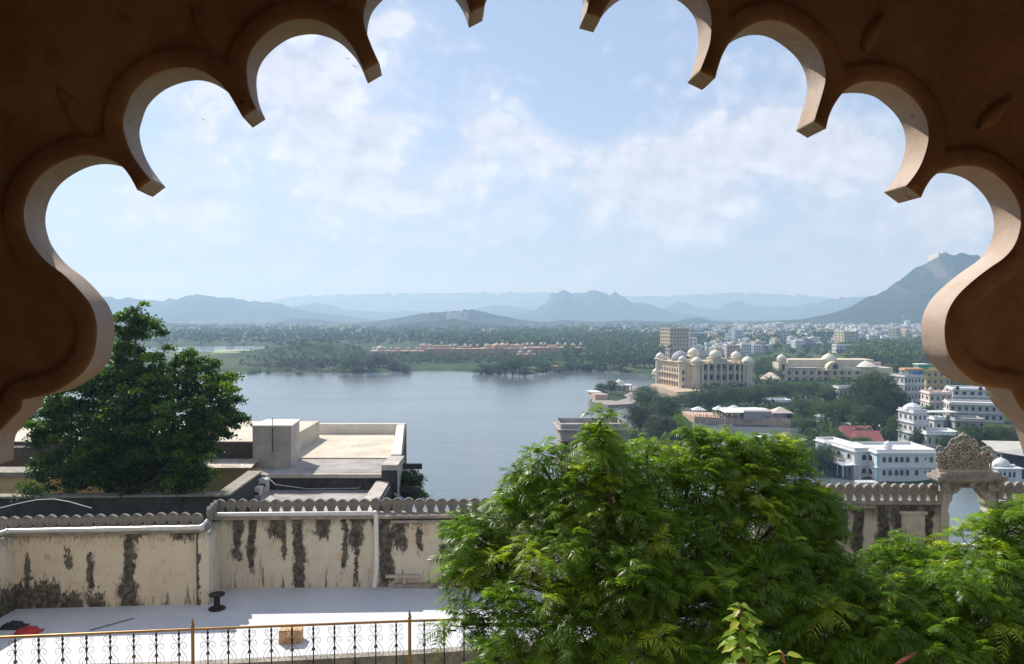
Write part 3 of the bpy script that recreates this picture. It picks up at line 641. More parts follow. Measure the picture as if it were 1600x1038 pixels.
# cardboard box
q = G(452, 1006, TZ); cb = root('cardboard_box', (q.x, q.y, TZ), 'brown cardboard box sitting in the sun on the white terrace behind the railing', 'box')
CARD = mat('cardboard', (.50, .31, .17), .85, .12, 5); TAPE = mat('packing_tape', (.72, .60, .42), .4, .08, 5)
b = MB().obox((q.x, q.y+.2), (1, .12), .64, .42, TZ+.004, TZ+.36); b.build('carton', CARD, cb)
b = MB().obox((q.x, q.y+.2), (1, .12), .645, .06, TZ+.355, TZ+.364); b.obox((q.x-.02, q.y-.012), (1, .12), .08, .006, TZ+.2, TZ+.36); b.build('tape', TAPE, cb)
b = MB().obox((q.x-.10, q.y-.02), (1, .12), .12, .006, TZ+.05, TZ+.17); b.build('shipping_label', mat('paper_white', (.75, .73, .68)), cb)
b = MB().add([(q.x-.30, q.y+.0, TZ+.36), (q.x+.30, q.y+.05, TZ+.36), (q.x+.29, q.y-.05, TZ+.40), (q.x-.28, q.y-.1, TZ+.41)], [(0, 1, 2, 3), (3, 2, 1, 0)]); b.build('flap', CARD, cb)
# cloth heap and rod
q = G(45, 988, TZ); V_ = []; nn = 26
for i in range(nn):
    for j in range(nn):
        a = (i/(nn-1)-.5)*2; c2 = (j/(nn-1)-.5)*2; r2 = max(0, 1-a*a-c2*c2); V_.append((q.x+a*.38*(1+.3*fbm(a*2, c2*2)), q.y+c2*.26, TZ+.004+.17*r2**.5*(.55+.9*abs(fbm(a*3, c2*3, 2, 4)))))
fcx = np.arange(nn*nn).reshape(nn, nn); Qc = [tuple(r_) for r_ in np.stack([fcx[:-1, :-1], fcx[1:, :-1], fcx[1:, 1:], fcx[:-1, 1:]], -1).reshape(-1, 4)]
b = MB().add(V_, Qc); o = b.build('cloth', mat('red_cloth', (.45, .05, .05), .9, .3, 6), org=(q.x, q.y, TZ), smooth='all'); tag(o, 'crumpled red cloth dropped on the shaded terrace beside a black bag', 'cloth')
q2 = G(22, 985, TZ); b = MB().add([(x-q.x+q2.x-.15, y-q.y+q2.y+.25, z) for x, y, z in V_], Qc); o = b.build('bag', mat('black_cloth', (.03, .03, .035), .8, .3, 6), org=(q2.x, q2.y, TZ), smooth='all'); tag(o, 'flat black bag lying at the left end of the terrace under the wall', 'bag')
a, c2 = G(140, 985, TZ+.03), G(209, 966, TZ+.03)
o = MB().tube([a, c2], .018, 6).build('metal_rod', mat('rod_grey', (.16, .16, .17), .5), org=a); tag(o, 'thin grey rod lying on the shaded part of the white terrace', 'rod')
# ------------------------------------------------------------------ wrought iron railing
RZ_ = CAMZ-4.05
r0 = G(-60, 998.6, RZ_); r1 = G(301, 983.5, RZ_); r2 = G(640, 970.5, RZ_); r3 = G(800, 966, RZ_)
BRASS = mat('gold_painted_rail', (.30, .17, .06), .35, .25, 9, metal=.5); BLACKI = mat('wrought_iron', (.03, .028, .026), .5, .2, 10, metal=.4)
RUST = mat('rusty_ball', (.13, .06, .035), .6, .4, 12)
rl = root('railing', (r0.x, r0.y, RZ_-.95), 'scrolled black iron railing with a gold painted top rail across the lower left', 'railing')
MB().tube([r0, r1, r2, r3], .016, 10).build('top_rail', BRASS, rl, smooth=True)
MB().tube([p-Vector((0, 0, .88)) for p in (r0, r1, r2, r3)], .014, 8).build('bottom_rail', BLACKI, rl, smooth=True)
dr = (r3-r0); dr.z = 0; dr.normalize()
for p in (r1, r2):
    b = MB().tube([(p.x, p.y, RZ_-.97), (p.x, p.y, RZ_+.055)], .021, 10); b.build('post', BRASS, rl, smooth=True)
    z = RZ_+.055
    MB().rev(p.x, p.y, [(.022, z), (.028, z+.008), (.014, z+.016), (.021, z+.03), (.012, z+.045), (.015, z+.052), (.003, z+.09)], 10).build('finial', BRASS, rl, smooth=True)
def spiral(cx, cz, r, a0, turns, dirn, n=20):
    return [(cx+(r*(1-.72*i/n))*math.cos(a0+dirn*turns*2*math.pi*i/n), 0, cz+(r*(1-.72*i/n))*math.sin(a0+dirn*turns*2*math.pi*i/n)) for i in range(n+1)]
def baluster_parts():
    bar = MB().tube([(0, 0, -.88), (0, 0, 0)], .0085, 6)
    for zc in (-.055, -.115, -.20): bar.box(-.013, .013, -.011, .011, zc-.016, zc+.016)
    sc_ = MB(); r_ = .0031
    for s_ in (-1, 1):
        # upper pair of curls
        pts_ = [(s_*.004, 0, -.20), (s_*.02, 0, -.17), (s_*.05, 0, -.135), (s_*.088, 0, -.10), (s_*.095, 0, -.065), (s_*.08, 0, -.042), (s_*.055, 0, -.045), (s_*.045, 0, -.065), (s_*.055, 0, -.08), (s_*.066, 0, -.072)]
        sc_.tube(pts_, r_, 5)
        pts_ = [(s_*.004, 0, -.21), (s_*.03, 0, -.18), (s_*.065, 0, -.165), (s_*.1, 0, -.18), (s_*.112, 0, -.212), (s_*.095, 0, -.24), (s_*.068, 0, -.238), (s_*.06, 0, -.215), (s_*.075, 0, -.205)]
        sc_.tube(pts_, r_, 5)
        pts_ = [(s_*.004, 0, -.215), (s_*.03, 0, -.25), (s_*.07, 0, -.30), (s_*.105, 0, -.345), (s_*.12, 0, -.40), (s_*.10, 0, -.46), (s_*.05, 0, -.50), (s_*.004, 0, -.56)]
        sc_.tube(pts_, r_, 5)
        pts_ = [(s_*.01, 0, -.33), (s_*.04, 0, -.345), (s_*.066, 0, -.37), (s_*.06, 0, -.41), (s_*.035, 0, -.42), (s_*.028, 0, -.395)]
        sc_.tube(pts_, r_, 5)
        sc_.tube([(s_*.004, 0, -.60), (s_*.06, 0, -.66), (s_*.1, 0, -.74), (s_*.06, 0, -.82), (s_*.004, 0, -.86)], r_, 5)
    bl = MB().ball((0, 0, -.318), .024, 8)
    sc_.v = [(x*.84, y, z) for x, y, z in sc_.v]; return [meshdata(bar, 'bar', BLACKI), meshdata(sc_, 'scroll', BLACKI), meshdata(bl, 'ball', RUST, True)]
BP = baluster_parts(); rza = math.atan2(dr.y, dr.x)
def balus(p):
    o_ = inst(BP[0], 'baluster', rl, p, rza)
    for nm, me in (('scroll', BP[1]), ('ball', BP[2])):
        c_ = bpy.data.objects.new(nm, me); S.collection.objects.link(c_); c_.parent = o_
for px in (-14, 23.5, 60.3, 97.6, 135, 172, 208.8, 244, 279.4, 324.5, 356.6, 389.6, 423.8, 456.2, 489.5, 522.5, 554.3, 587, 619, 662.8, 694, 725, 756):
    py = float(np.interp(px, [-60, 301, 640, 800], [998.6, 983.5, 970.5, 966])); balus(G(px, py, RZ_))
o = MB().box(-14, -.2, 9.4, 10.35, RZ_-1.3, RZ_-.95).build('lower_ledge', COPE); tag(o, kind='structure')
# ------------------------------------------------------------------ gateway and right-hand wall
GY = 30.3
gw = root('crested_gateway', (X(1507, GY), GY, 38), 'weathered stone gateway arch topped by a carved scrollwork crest above the lake', 'gateway')
def gp(px, py): p = P(px, py, GY); return (p.x, p.z)
gout = [gp(1466, 752), gp(1462, 905), gp(1476, 905), gp(1477, 800), gp(1475, 796), gp(1477, 785), gp(1481, 780), gp(1483, 770), gp(1491, 767), gp(1496, 759), gp(1504, 759), gp(1509, 756), gp(1515, 760), gp(1523, 762), gp(1527, 770), gp(1533, 775), gp(1534, 786), gp(1538, 793), gp(1536, 802), gp(1539, 812), gp(1535, 820), gp(1537, 905), gp(1556, 905), gp(1553, 752)]
MB().slab(gout, GY-.28, GY+.22).build('arch_body', stainmat('mouldy_gate_plaster', (.58, .52, .46), (.46, .41, .36), -.03, 21, 43.8, 38.5), gw)
b = MB(); 
for (pa, pb_, y0, y1, out) in ((1459, 1560, 752, 748, .38), (1456, 1563, 748, 742, .46), (1461, 1557, 742, 737, .36)):
    a = gp(pa, y0); c2 = gp(pb_, y1); b.box(a[0], c2[0], GY-out, GY+out-.06, a[1], c2[1])
for px in (1468, 1552, 1510):
    a = gp(px, 752); b.box(a[0]-.09, a[0]+.09, GY-.42, GY-.2, a[1]-.16, a[1]+.02)
b.build('cornice', COPE, gw)
b = MB()
for px in (1470, 1545):
    a = gp(px, 752); c2 = gp(px, 765); b.box(a[0]-.2, a[0]+.2, GY-.33, GY-.2, c2[1], a[1]-.02)
b.build('capital', COPE, gw)
a = gp(1478, 852); c2 = gp(1536, 848); MB().box(a[0], c2[0], GY-.2, GY+.2, a[1]-.4, a[1]+.02).build('sill', PIPEW, gw)
CREST = mat('crest_stone', (.46, .41, .345), .9, .3, 6, bump=.5, fine=4)
co = [(1466, 737), (1463, 722), (1461, 705), (1466, 697), (1474, 703), (1480, 700), (1484, 690), (1490, 686), (1496, 685), (1500, 681), (1505, 679), (1511, 682), (1518, 687), (1524, 690), (1527, 700), (1532, 703), (1538, 699), (1546, 699), (1550, 706), (1548, 722), (1546, 737)]
b = MB(); pl = [gp(*q) for q in co]; cxm = sum(p[0] for p in pl)/len(pl); czm = pl[0][1]
MB().slab([(cxm+(x-cxm)*.93, czm+(z-czm)*.80) for x, z in pl], GY-.05, GY+.05).build('crest_panel', mat('crest_gap_shade', (.22, .18, .14), .95, .3, 6), gw)  # dark panel behind the scrolls, shade of the gaps put into its colour
pc = np.array(pl)
rs = random.Random(5)
def sp3(cx, cz, r, a0, tr, dn, yy_, th):
    q = spiral(0, 0, r, a0, tr, dn, 14); return [(cx+x, yy_, cz+z) for x, y, z in q]
cnt = 0
for gxq in np.linspace(1465, 1547, 14):
    for gyq in np.linspace(682, 736, 9):
        p = np.array([gp(gxq+rs.uniform(-1.5, 1.5), gyq+rs.uniform(-1.5, 1.5))])
        if sdist(p, pc)[0] > .03:
            r_ = rs.uniform(.085, .13)
            b.tube(sp3(p[0][0], p[0][1], r_, rs.uniform(0, 6.28), rs.uniform(.9, 1.25), rs.choice((-1, 1)), GY-.07+rs.uniform(-.03, .03), 1), [.034*(1-.5*i/14) for i in range(15)], 5); cnt += 1
            if rs.random() < .4: b.ball((p[0][0]+r_*.3, GY-.09, p[0][1]), .035, 5)
for i in range(len(pl)-1):
    a, c2 = pl[i], pl[i+1]; b.tube([(a[0], GY-.04, a[1]), ((a[0]+c2[0])/2*1.0, GY-.05, (a[1]+c2[1])/2+.05), (c2[0], GY-.04, c2[1])], .035, 5)
b.build('crest_scrollwork', CREST, gw, smooth='all')
a = gp(1505, 680); MB().rev(a[0], GY, [(.10, a[1]-.06), (.15, a[1]), (.05, a[1]+.06), (.02, a[1]+.12)], 8).build('crest_finial', CREST, gw, smooth=True)
a = gp(1464, 737); c2 = gp(1548, 733); MB().box(a[0], c2[0], GY-.14, GY+.12, a[1], c2[1]).build('crest_base', CREST, gw)
# wall left of gate
wa = P(1180, 800, 30.0); wb = P(1464, 800, 30.4)
rw = root('parapet_wall', (wa.x, wa.y, 38), 'grey stained parapet wall with keyhole merlons between the neem tree and the gateway', 'wall', 'parapet walls beside the gateway')
zt = Z(783, 30.2)
b = MB().box(wa.x, wb.x, 30.1, 30.6, 38, zt-.1); b.build('wall_body', STAIN_R, rw)
MB().box(wa.x-.1, P(1368, 800, 30).x, 30.0, 30.7, zt-.24, zt-.12).build('string_course', COPE, rw)
MB().box(wa.x-.1, wb.x, 30.02, 30.72, zt-.1, zt-.02).build('coping', COPE, rw)
pa = P(1410, 800, 30); b = MB(); b.box(pa.x, pa.x+.85, 29.98, 30.12, 38, zt-.45); b.box(pa.x-.08, pa.x+.93, 29.94, 30.12, zt-.45, zt-.36); b.build('pilaster', mat('pale_pilaster', (.6, .52, .45), .9, .2, 3, fine=4), rw)
M2 = meshdata(merlon_mesh(.355, .66, .16), 'merlon', STONE)
merlons(rw, (wa.x, 30.36), (wb.x-.05, 30.36), zt-.02, .348, M2)
wa = P(1557, 800, 30.5); rw2 = root('parapet_wall', (wa.x, wa.y, 38), 'grey stained parapet wall with merlons running right from the gateway', 'wall', 'parapet walls beside the gateway')
MB().box(wa.x, wa.x+6, 30.4, 30.9, 38, zt-.1).build('wall_body', STAIN_R, rw2); MB().box(wa.x, wa.x+6, 30.3, 31.0, zt-.1, zt-.02).build('coping', COPE, rw2)
merlons(rw2, (wa.x+.02, 30.66), (wa.x+4, 30.66), zt-.02, .348, M2)
# wisp of jasmine ornament by pilaster
# ------------------------------------------------------------------ roofs beyond the left wall
ROOFC = mat('cream_roof', (.62, .55, .44), .85, .2, .35, fine=6); ROOFG = mat('grey_roof', (.40, .37, .34), .9, .34, .45, fine=6)
WALLP = mat('pinkish_cement', (.54, .48, .43), .9, .25, .8, bump=.4, fine=6); PALEP = mat('pale_cement', (.72, .67, .6), .85, .1, 1)
YEL = mat('yellow_ochre_wall', (.70, .54, .28), .9, .15, .7, fine=5)
ra = root('flat_roofed_building', (-14, 66, 30), 'cream and grey flat roofed building with parapets and a stair block above the lake', 'building')
z1 = 36.5
def gq(px, py, z): p = G(px, py, z); return (p.x, p.y)
low = [gq(405, 800, z1), gq(575, 800, z1), gq(598, 761, z1), gq(408, 761, z1)]
MB().prism(low, 28, z1).build('lower_roof', ROOFG, ra)
z2 = 37.75; f0, f1 = gq(402, 739, z2), gq(606, 739, z2); g0, g1 = gq(402, 717.5, z2), gq(624, 717.5, z2)
MB().prism([f0, f1, g1, g0], 28, z2).build('middle_roof', ROOFG, ra)
b = MB().prism([(f0[0], f0[1]-.3), (f1[0], f1[1]-.3), (f1[0], f1[1]), (f0[0], f0[1])], z1+.01, z2-.32); b.build('shaded_wall', DARKW, ra)  # dark sheet over the wall face, its shade painted in
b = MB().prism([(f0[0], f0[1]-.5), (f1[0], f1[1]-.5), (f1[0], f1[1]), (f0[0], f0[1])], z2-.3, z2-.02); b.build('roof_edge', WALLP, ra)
z3 = z2+.10; h0, h1 = (g0[0]-14, g0[1]+.05), (g1[0]-.4, g1[1]+.05); k0, k1 = (gq(300, 678, z3)[0], gq(300, 678, z3)[1]), gq(616, 678, z3)
MB().prism([h0, h1, k1, k0], 28, z3).build('upper_roof', ROOFC, ra)
b = MB(); pb0, pb1 = gq(240, 678, z3), gq(633, 678, z3); b.prism([pb0, pb1, (pb1[0], pb1[1]+.5), (pb0[0], pb0[1]+.5)], z3-8, z3+1.0); b.build('back_parapet', PALEP, ra)
q0, q1 = gq(632, 679, z3), (g1[0]+.1, g1[1]-.3)
MB().prism([(q0[0]-.75, q0[1]), (q1[0]-.75, q1[1]), (q1[0]+.1, q1[1]), (q0[0], q0[1])], 26, z3+1.0, z1s=[z3+1.0, z3+.35, z3+.35, z3+1.0]).build('side_parapet', PALEP, ra)
s0 = Vector(q0); s1 = Vector((q1[0]+.05, q1[1])); dd = (s1-s0)
MB().prism([(q0[0]+.02, q0[1]+.3), (q1[0]+.12, q1[1]), (q1[0]+.25, q1[1]), (q0[0]+.16, q0[1]+.3)], 26, z3+.9, z1s=[z3+.98, z3+.33, z3+.33, z3+.98]).build('outer_wall', DARKW, ra)
# near right parapet
a, c2 = gq(594, 779, z1+.9), gq(618, 734, z1+.9); b = MB().prism([(a[0]-1.1, a[1]-6), (a[0], a[1]-6), (c2[0], c2[1]), (c2[0]-1.0, c2[1])], 27, z1+.75); b.build('side_parapet', WALLP, ra)
b = MB().prism([(a[0]+.01, a[1]-6), (a[0]+.2, a[1]-6), (c2[0]+.2, c2[1]), (c2[0]+.01, c2[1])], 27, z1+.6); b.build('outer_wall', DARKW, ra)
c3 = gq(596, 727, z2+.75); c4 = gq(621, 727, z2+.75); b = MB().box(c3[0], c4[0], c3[1], c3[1]+4, 28, z2+.75); b.build('corner_block', WALLP, ra)
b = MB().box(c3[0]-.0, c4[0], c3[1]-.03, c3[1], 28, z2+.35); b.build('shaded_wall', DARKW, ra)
ya = c3[1]; b = MB()
for i, zz in enumerate((37.9, 37.2, 36.5)): b.box(c4[0], c4[0]+1.5, ya+3-i, ya+3.35-i, zz-.3, zz+.12)
b.build('bracket', DARKW, ra)
b = MB()
for i in range(6): b.tube([(c4[0]-.1, ya-1.2+i*.22, 36.6-i*.1), (c4[0]+1.15, ya-1.6+i*.22, 36.0-i*.16)], .09, 6)
b.build('pipe_bundle', mat('blue_grey_pipe', (.28, .33, .38), .6, .2, 3), ra)
MB().tube([(c4[0]-.05, ya-1.4, 36.2), (c4[0]-.05, ya-1.4, 28)], .2, 8).build('downpipe', PALEP, ra)
# stair block
s0 = gq(395, 731, z2); s1 = gq(455, 731, z2); sb0 = P(468, 700, s0[1]+3.6)
hh = Z(667, s0[1])
poly = [s0, s1, (sb0.x, s0[1]+3.6), (s0[0]+.1, s0[1]+3.6)]
stb = root('stair_block', (s0[0], s0[1], z2), 'square grey cement stair block standing on the flat roof beside the cream roof', 'roof block')
MB().prism(poly, z2, hh).build('body', WALLP, stb)
MB().prism([(poly[0][0]-.1, poly[0][1]-.1), (poly[1][0]+.1, poly[1][1]-.1), (poly[2][0]+.08, poly[2][1]+.1), (poly[3][0]-.1, poly[3][1]+.1)], hh, hh+.12).build('roof_slab', PALEP, stb)
MB().tube([(s0[0]+1.6, s0[1]-.04, z2+1.2), (s0[0]+1.6, s0[1]-.04, hh+.7)], .03, 5).build('conduit', IRON, stb)
o = MB().tube([G(412, 744, 37.7)+Vector((0, 0, .2)), G(430, 757, 37.4), G(480, 764, 36.7), G(560, 763, 36.7), G(590, 733, 37.6)], .035, 5).build('cable', mat('cable_grey', (.4, .4, .42), .6), org=G(480, 764, 36.7)); tag(o, 'grey cable sagging along the dark wall of the flat roofed building', 'cable')
# vent boxes
for px, py, lab in ((397, 772, 'white metal vent box nearest the merlon parapet, left of the grey roof'), (408, 759, 'white metal vent box further back beside the dark wall')):
    q = G(px, py+3, z1+.0); q.y = min(q.y, 60); vb_ = root('vent_box', (X(px, q.y), q.y, z1), lab, 'vent', 'white vent boxes on the roof')
    zb_ = Z(py+4, q.y); zt_ = Z(py-10, q.y); x0, x1 = X(px-6, q.y), X(px+7, q.y)
    MB().box(x0, x1, q.y, q.y+.7, zb_-1.0, zt_-.12).build('body', PALEP, vb_); MB().box(x0-.05, x1+.05, q.y-.05, q.y+.75, zt_-.12, zt_).build('cap', PIPEW, vb_)
    MB().box(x0+.1, x1-.1, q.y-.02, q.y-.001, zb_+.1, (zb_+zt_)/2).build('grille', DARKW, vb_)
# courtyard parapet at left
cp = root('courtyard_wall', (-25, 52, 30), 'dark shade-painted parapet wall with grey coping in front of the left hand tree', 'wall')
z4 = 38.0; a0 = G(-60, 778, z4); a1 = G(356, 773, z4); a2 = G(402, 736, z4)
b = MB().prism([(a0.x-6, a0.y), (a1.x, a1.y), (a1.x, a1.y+.6), (a0.x-6, a0.y+.6)], 28, z4-.12); b.prism([(a1.x, a1.y), (a2.x+.3, a2.y), (a2.x-.3, a2.y), (a1.x-.6, a1.y+.6)], 28, z4-.12); b.build('wall_body', DARKW, cp)  # shadowed face of the parapet darkened through its colour
b = MB().prism([(a0.x-6, a0.y-.1), (a1.x+.1, a1.y-.1), (a1.x-.2, a1.y+.8), (a0.x-6, a0.y+.8)], z4-.11, z4+.02); b.prism([(a1.x+.1, a1.y-.098), (a2.x+.4, a2.y), (a2.x-.7, a2.y), (a1.x-.9, a1.y+.79)], z4-.112, z4+.016); b.build('coping', COPE, cp)
o = MB().tube([G(0, 794, 38.5), G(30, 786.5, 38.72), G(58, 781, 38.86), G(85, 780, 38.88), G(108, 784, 38.8), G(143, 794, 38.5)], .028, 5).build('bent_pipe', PIPEW, org=G(60, 781, 38.9)); tag(o, 'thin pale pipe bowed over the dark courtyard wall at far left', 'pipe')
# yellow building
yb = root('yellow_building', (-30, 62, 28), 'yellow ochre walled wing with a sunlit tin eave behind the left hand tree', 'building')
yY = 62.3; x0 = X(-120, yY); x1 = X(402, yY)
MB().box(x0, x1, yY, yY+.4, 28, Z(733, yY)).build('wall_body', YEL, yb)
e = MB(); za, zb_ = Z(717, yY+1.2), Z(731, yY-.9); e.add([(x0, yY-.9, zb_), (x1-.3, yY-.9, zb_), (x1-.3, yY+1.2, za), (x0, yY+1.2, za), (x0, yY-.9, zb_-.08), (x1-.3, yY-.9, zb_-.08), (x1-.3, yY+1.2, za-.08), (x0, yY+1.2, za-.08)], [(0, 1, 2, 3), (7, 6, 5, 4), (4, 5, 1, 0), (5, 6, 2, 1), (3, 2, 6, 7), (0, 3, 7, 4)])
e.build('eave', mat('rusty_tin', (.64, .55, .45), .7, .5, 1.6, fine=4), yb)
MB().box(x0, x1-.2, yY+1.2, yY+1.6, 30, Z(691, yY+1.2)).build('back_wall', mat('dark_brown_render', (.09, .075, .06), .95, .3, 1.5), yb)
MB().box(x0, x1+1, yY+1.6, 78, 30, Z(691, yY+1.6)-.2).build('roof', ROOFC, yb)
zz = Z(670, 77); MB().box(x0, X(393, 77), 77, 77.4, 38, zz).build('back_parapet', PALEP, yb)
MB().box(x0-2, X(62, 57), 56.6, 58, 28, Z(742, 57)).build('side_wing', YEL, yb)
MB().box(x0-2.2, X(66, 57), 56.2, 58.3, Z(742, 57), Z(735, 57)).build('side_roof', COPE, yb)
MB().box(x0-2, X(40, 60), 60, 61, Z(738, 60), Z(700, 60)).build('side_parapet', mat('dark_brown_render', (.09, .075, .06)), yb)
# ------------------------------------------------------------------ buildings across the water
GLASS = mat('dark_window', (.03, .035, .045), .25, .3, 2, spec=.5)
CREAMS = mat('cream_sandstone', (.66, .57, .42), .85, .12, .25, fine=12); DOMEW = mat('dome_white', (.74, .69, .58), .7, .1, .3, fine=8)
DOMEG = mat('dome_grey', (.36, .36, .38), .7, .15, .3, fine=8); WHT = mat('white_limewash', (.68, .68, .68), .8, .08, .3, fine=10)
WHT2 = mat('offwhite_render', (.60, .59, .57), .85, .12, .3, fine=10); PINKR = mat('pink_render', (.62, .47, .40), .85, .12, .3, fine=10)
PINKS = mat('pink_sandstone', (.58, .40, .29), .85, .15, .2, fine=10); GREYR = mat('grey_render', (.42, .41, .40), .85, .15, .3, fine=10)
YELB = mat('yellow_render', (.60, .46, .22), .85, .12, .3, fine=10); REDR = mat('red_tin_roof', (.36, .12, .11), .7, .15, .5, fine=6)
BLUE = mat('blue_tarpaulin', (.06, .25, .55), .6, .15, .5); GREENC = mat('green_cloth', (.05, .32, .20), .8, .15, 1); ORNG = mat('orange_awning', (.70, .34, .16), .8, .15, 1)
TEAL = mat('teal_paint', (.25, .55, .60), .7, .1, 1)
def window_mesh(arched, frame, name='window'):
    """unit window: 1 wide, 1 high, base at z=0, faces -y"""
    q = [(-.5, 0), (.5, 0), (.5, .62), (.44, .8), (.28, .93), (0, 1.02), (-.28, .93), (-.44, .8), (-.5, .62)] if arched else [(-.5, 0), (.5, 0), (.5, 1), (-.5, 1)]
    b = MB(); n = len(q); inn = [(x*.8, .08+z*.86) for x, z in q]
    for i in range(n):
        j = (i+1) % n; a, c = q[i], q[j]; d, e = inn[j], inn[i]
        b.add([(a[0], -.10, a[1]), (c[0], -.10, c[1]), (d[0], -.10, d[1]), (e[0], -.10, e[1]), (a[0], 0, a[1]), (c[0], 0, c[1]), (d[0], -.015, d[1]), (e[0], -.015, e[1])], [(0, 1, 2, 3), (4, 5, 1, 0), (3, 2, 6, 7)])
    m0 = meshdata(b, name, frame)
    g = MB().slab(inn, -.03, -.012); g2 = meshdata(g, 'pane', GLASS); return m0, g2
WIN = {}
def winset(arched, frame):
    k = (arched, frame.name)
    if k not in WIN: WIN[k] = window_mesh(arched, frame)
    return WIN[k]
def window(par, x, y, z, w, h, arched=True, frame=None, rz=0.0, nm='window'):
    a, g = winset(arched, frame or WHT)
    o = inst(a, nm, par, (x, y, z), rz, (w, 1.6, h)); c = bpy.data.objects.new('pane', g); S.collection.objects.link(c); c.parent = o; return o
def dome_prof(r, z, k=1.0, bulge=1.06):
    p = [(r*.96, z), (r*bulge, z+.18*r), (r*1.05*bulge, z+.38*r), (r*.98, z+.62*r*k), (r*.80, z+.86*r*k), (r*.55, z+1.06*r*k), (r*.28, z+1.2*r*k), (r*.10, z+1.3*r*k), (r*.05, z+1.42*r*k), (r*.09, z+1.5*r*k), (r*.03, z+1.58*r*k), (.01, z+1.78*r*k)]
    return p
def chhatri(par, cx, cy, z, r, h, n=8, m=None, dm=None, solid=False):
    """domed kiosk: plinth, posts, wide eave, dome"""
    m = m or CREAMS; b = MB().rev(cx, cy, [(r*1.02, z-.3), (r*1.02, z+.12*h)], n, a0=.39)
    if solid: b.rev(cx, cy, [(r*.98, z), (r*.98, z+h)], n, a0=.39)
    else:
        for k in range(n):
            a = .39+2*math.pi*k/n; b.tube([(cx+r*.9*math.cos(a), cy+r*.9*math.sin(a), z), (cx+r*.9*math.cos(a), cy+r*.9*math.sin(a), z+h)], r*.09, 5)
    b.rev(cx, cy, [(r*1.02, z+h*.98), (r*1.4, z+h*.99), (r*1.42, z+h*1.03), (r*1.02, z+h*1.14), (r, z+h*1.2)], 16)
    o = b.build('kiosk', m, par); d = MB().rev(cx, cy, dome_prof(r, z+h*1.18), 16).build('dome', dm or DOMEW, par, smooth='all'); d.parent = o; return o
# --- lakeside palace hotel with domes
LY = 496.0
def lx(px): return X(px, LY)
def lz(py): return Z(py, LY)
lp = root('domed_palace', (lx(1120), LY, 3), 'cream lakeside palace with many white domes and one broad grey dome', 'palace', 'cream palace blocks')
gz0 = 1.0
main = MB().box(lx(1096), lx(1164), LY+1, LY+24, gz0, lz(566)); main.build('main_block', CREAMS, lp)
fl = MB()
for py in (598, 583, 568): fl.box(lx(1097), lx(1163), LY-1.6, LY+1.2, lz(py)-.3, lz(py)+.15)
for px in (1098, 1107, 1118, 1127, 1137, 1148, 1156, 1162): fl.box(lx(px)-.45, lx(px)+.45, LY-1.7, LY+1.1, gz0, lz(564.5))
fl.build('balcony_frame', CREAMS, lp)
for py in (597, 582):
    for px in (1102.5, 1112.5, 1122.5, 1132, 1142.5, 1152, 1159.5): window(lp, lx(px), LY+1, lz(py)+.9, 2.6, 3.6, True, CREAMS)
b = MB().box(lx(1113), lx(1136), LY-1, LY+14, lz(568), lz(562)); b.box(lx(1112), lx(1137), LY-1.6, LY+14.5, lz(562), lz(561)); b.build('central_attic', CREAMS, lp)
for px in (1118, 1124, 1130): window(lp, lx(px), LY-1, lz(578.5), 1.5, 4.6, False, CREAMS)
chhatri(lp, lx(1121.5), LY+5, lz(561.5), 3.6, 1.0, solid=True)
for px, pe, r, pr_ in ((1090, 571, 3.2, 6), (1170, 571, 3.4, 5)):
    c = lx(px); b = MB().rev(c, LY+2, [(3.3, gz0), (3.3, lz(pe)), (4.3, lz(pe)+.1), (4.3, lz(pe)+.4), (3.4, lz(pe)+1.0)], 8, a0=.39); b.build('corner_tower', CREAMS, lp)
    MB().rev(c, LY+2, dome_prof(r+.2, lz(pe)+.9), 16).build('dome', DOMEW, lp, smooth='all')
for k, py in enumerate((597, 584)): window(lp, lx(1178), LY+2, lz(py), 1.8, 3.6, False, CREAMS)
MB().box(lx(1174), lx(1181), LY+2, LY+9, gz0, lz(571)).build('end_bay', CREAMS, lp)
chhatri(lp, lx(1091.5), LY+13, lz(567), 3.6, 3.6, solid=True); chhatri(lp, lx(1162), LY+16, lz(566), 3.1, 1.8, solid=True)
b = MB()
for a_x in np.linspace(lx(1098), lx(1163), 34): b.box(a_x, a_x+.5, LY+1.02, LY+1.4, lz(566), lz(566)+.8)
b.build('parapet', CREAMS, lp)
# left wing, lit by the sun, running away from us
w0 = Vector((lx(1086), LY+2)); w1 = Vector((X(1066, 499), 499)); w2 = Vector((X(1028.5, 532), 532)); w3 = w2+Vector((16, 4)); w4 = Vector((lx(1098), LY+26))
zt = lz(567.5)
MB().prism([(w0.x, w0.y), (w4.x, w4.y), (w3.x, w3.y), (w2.x, w2.y), (w1.x, w1.y)], gz0-1, zt).build('west_wing', mat('warm_sandstone', (.68, .52, .36), .85, .12, .25, fine=12), lp)
dw = (w2-w1); L_ = dw.length; dw.normalize(); nw = Vector((dw.y, -dw.x)); nw = -nw if nw.x > 0 else nw
rzw = math.atan2(-dw.y, -dw.x)
for k in range(9):
    for zz in (3.4, 8.0, 12.4):
        p = w1+dw*(L_*(k+.6)/9.4)+nw*.02; window(lp, p.x, p.y, zz, 1.9, 3.2, True, CREAMS, rzw)
b = MB(); 
for zz in (7.2, 11.8): b.obox((w1+w2)/2+nw*.5, dw, L_, 1.2, zz, zz+.35)
b.obox((w1+w2)/2+nw*.6, dw, L_+1, 1.6, zt, zt+.35); b.build('string_course', CREAMS, lp)
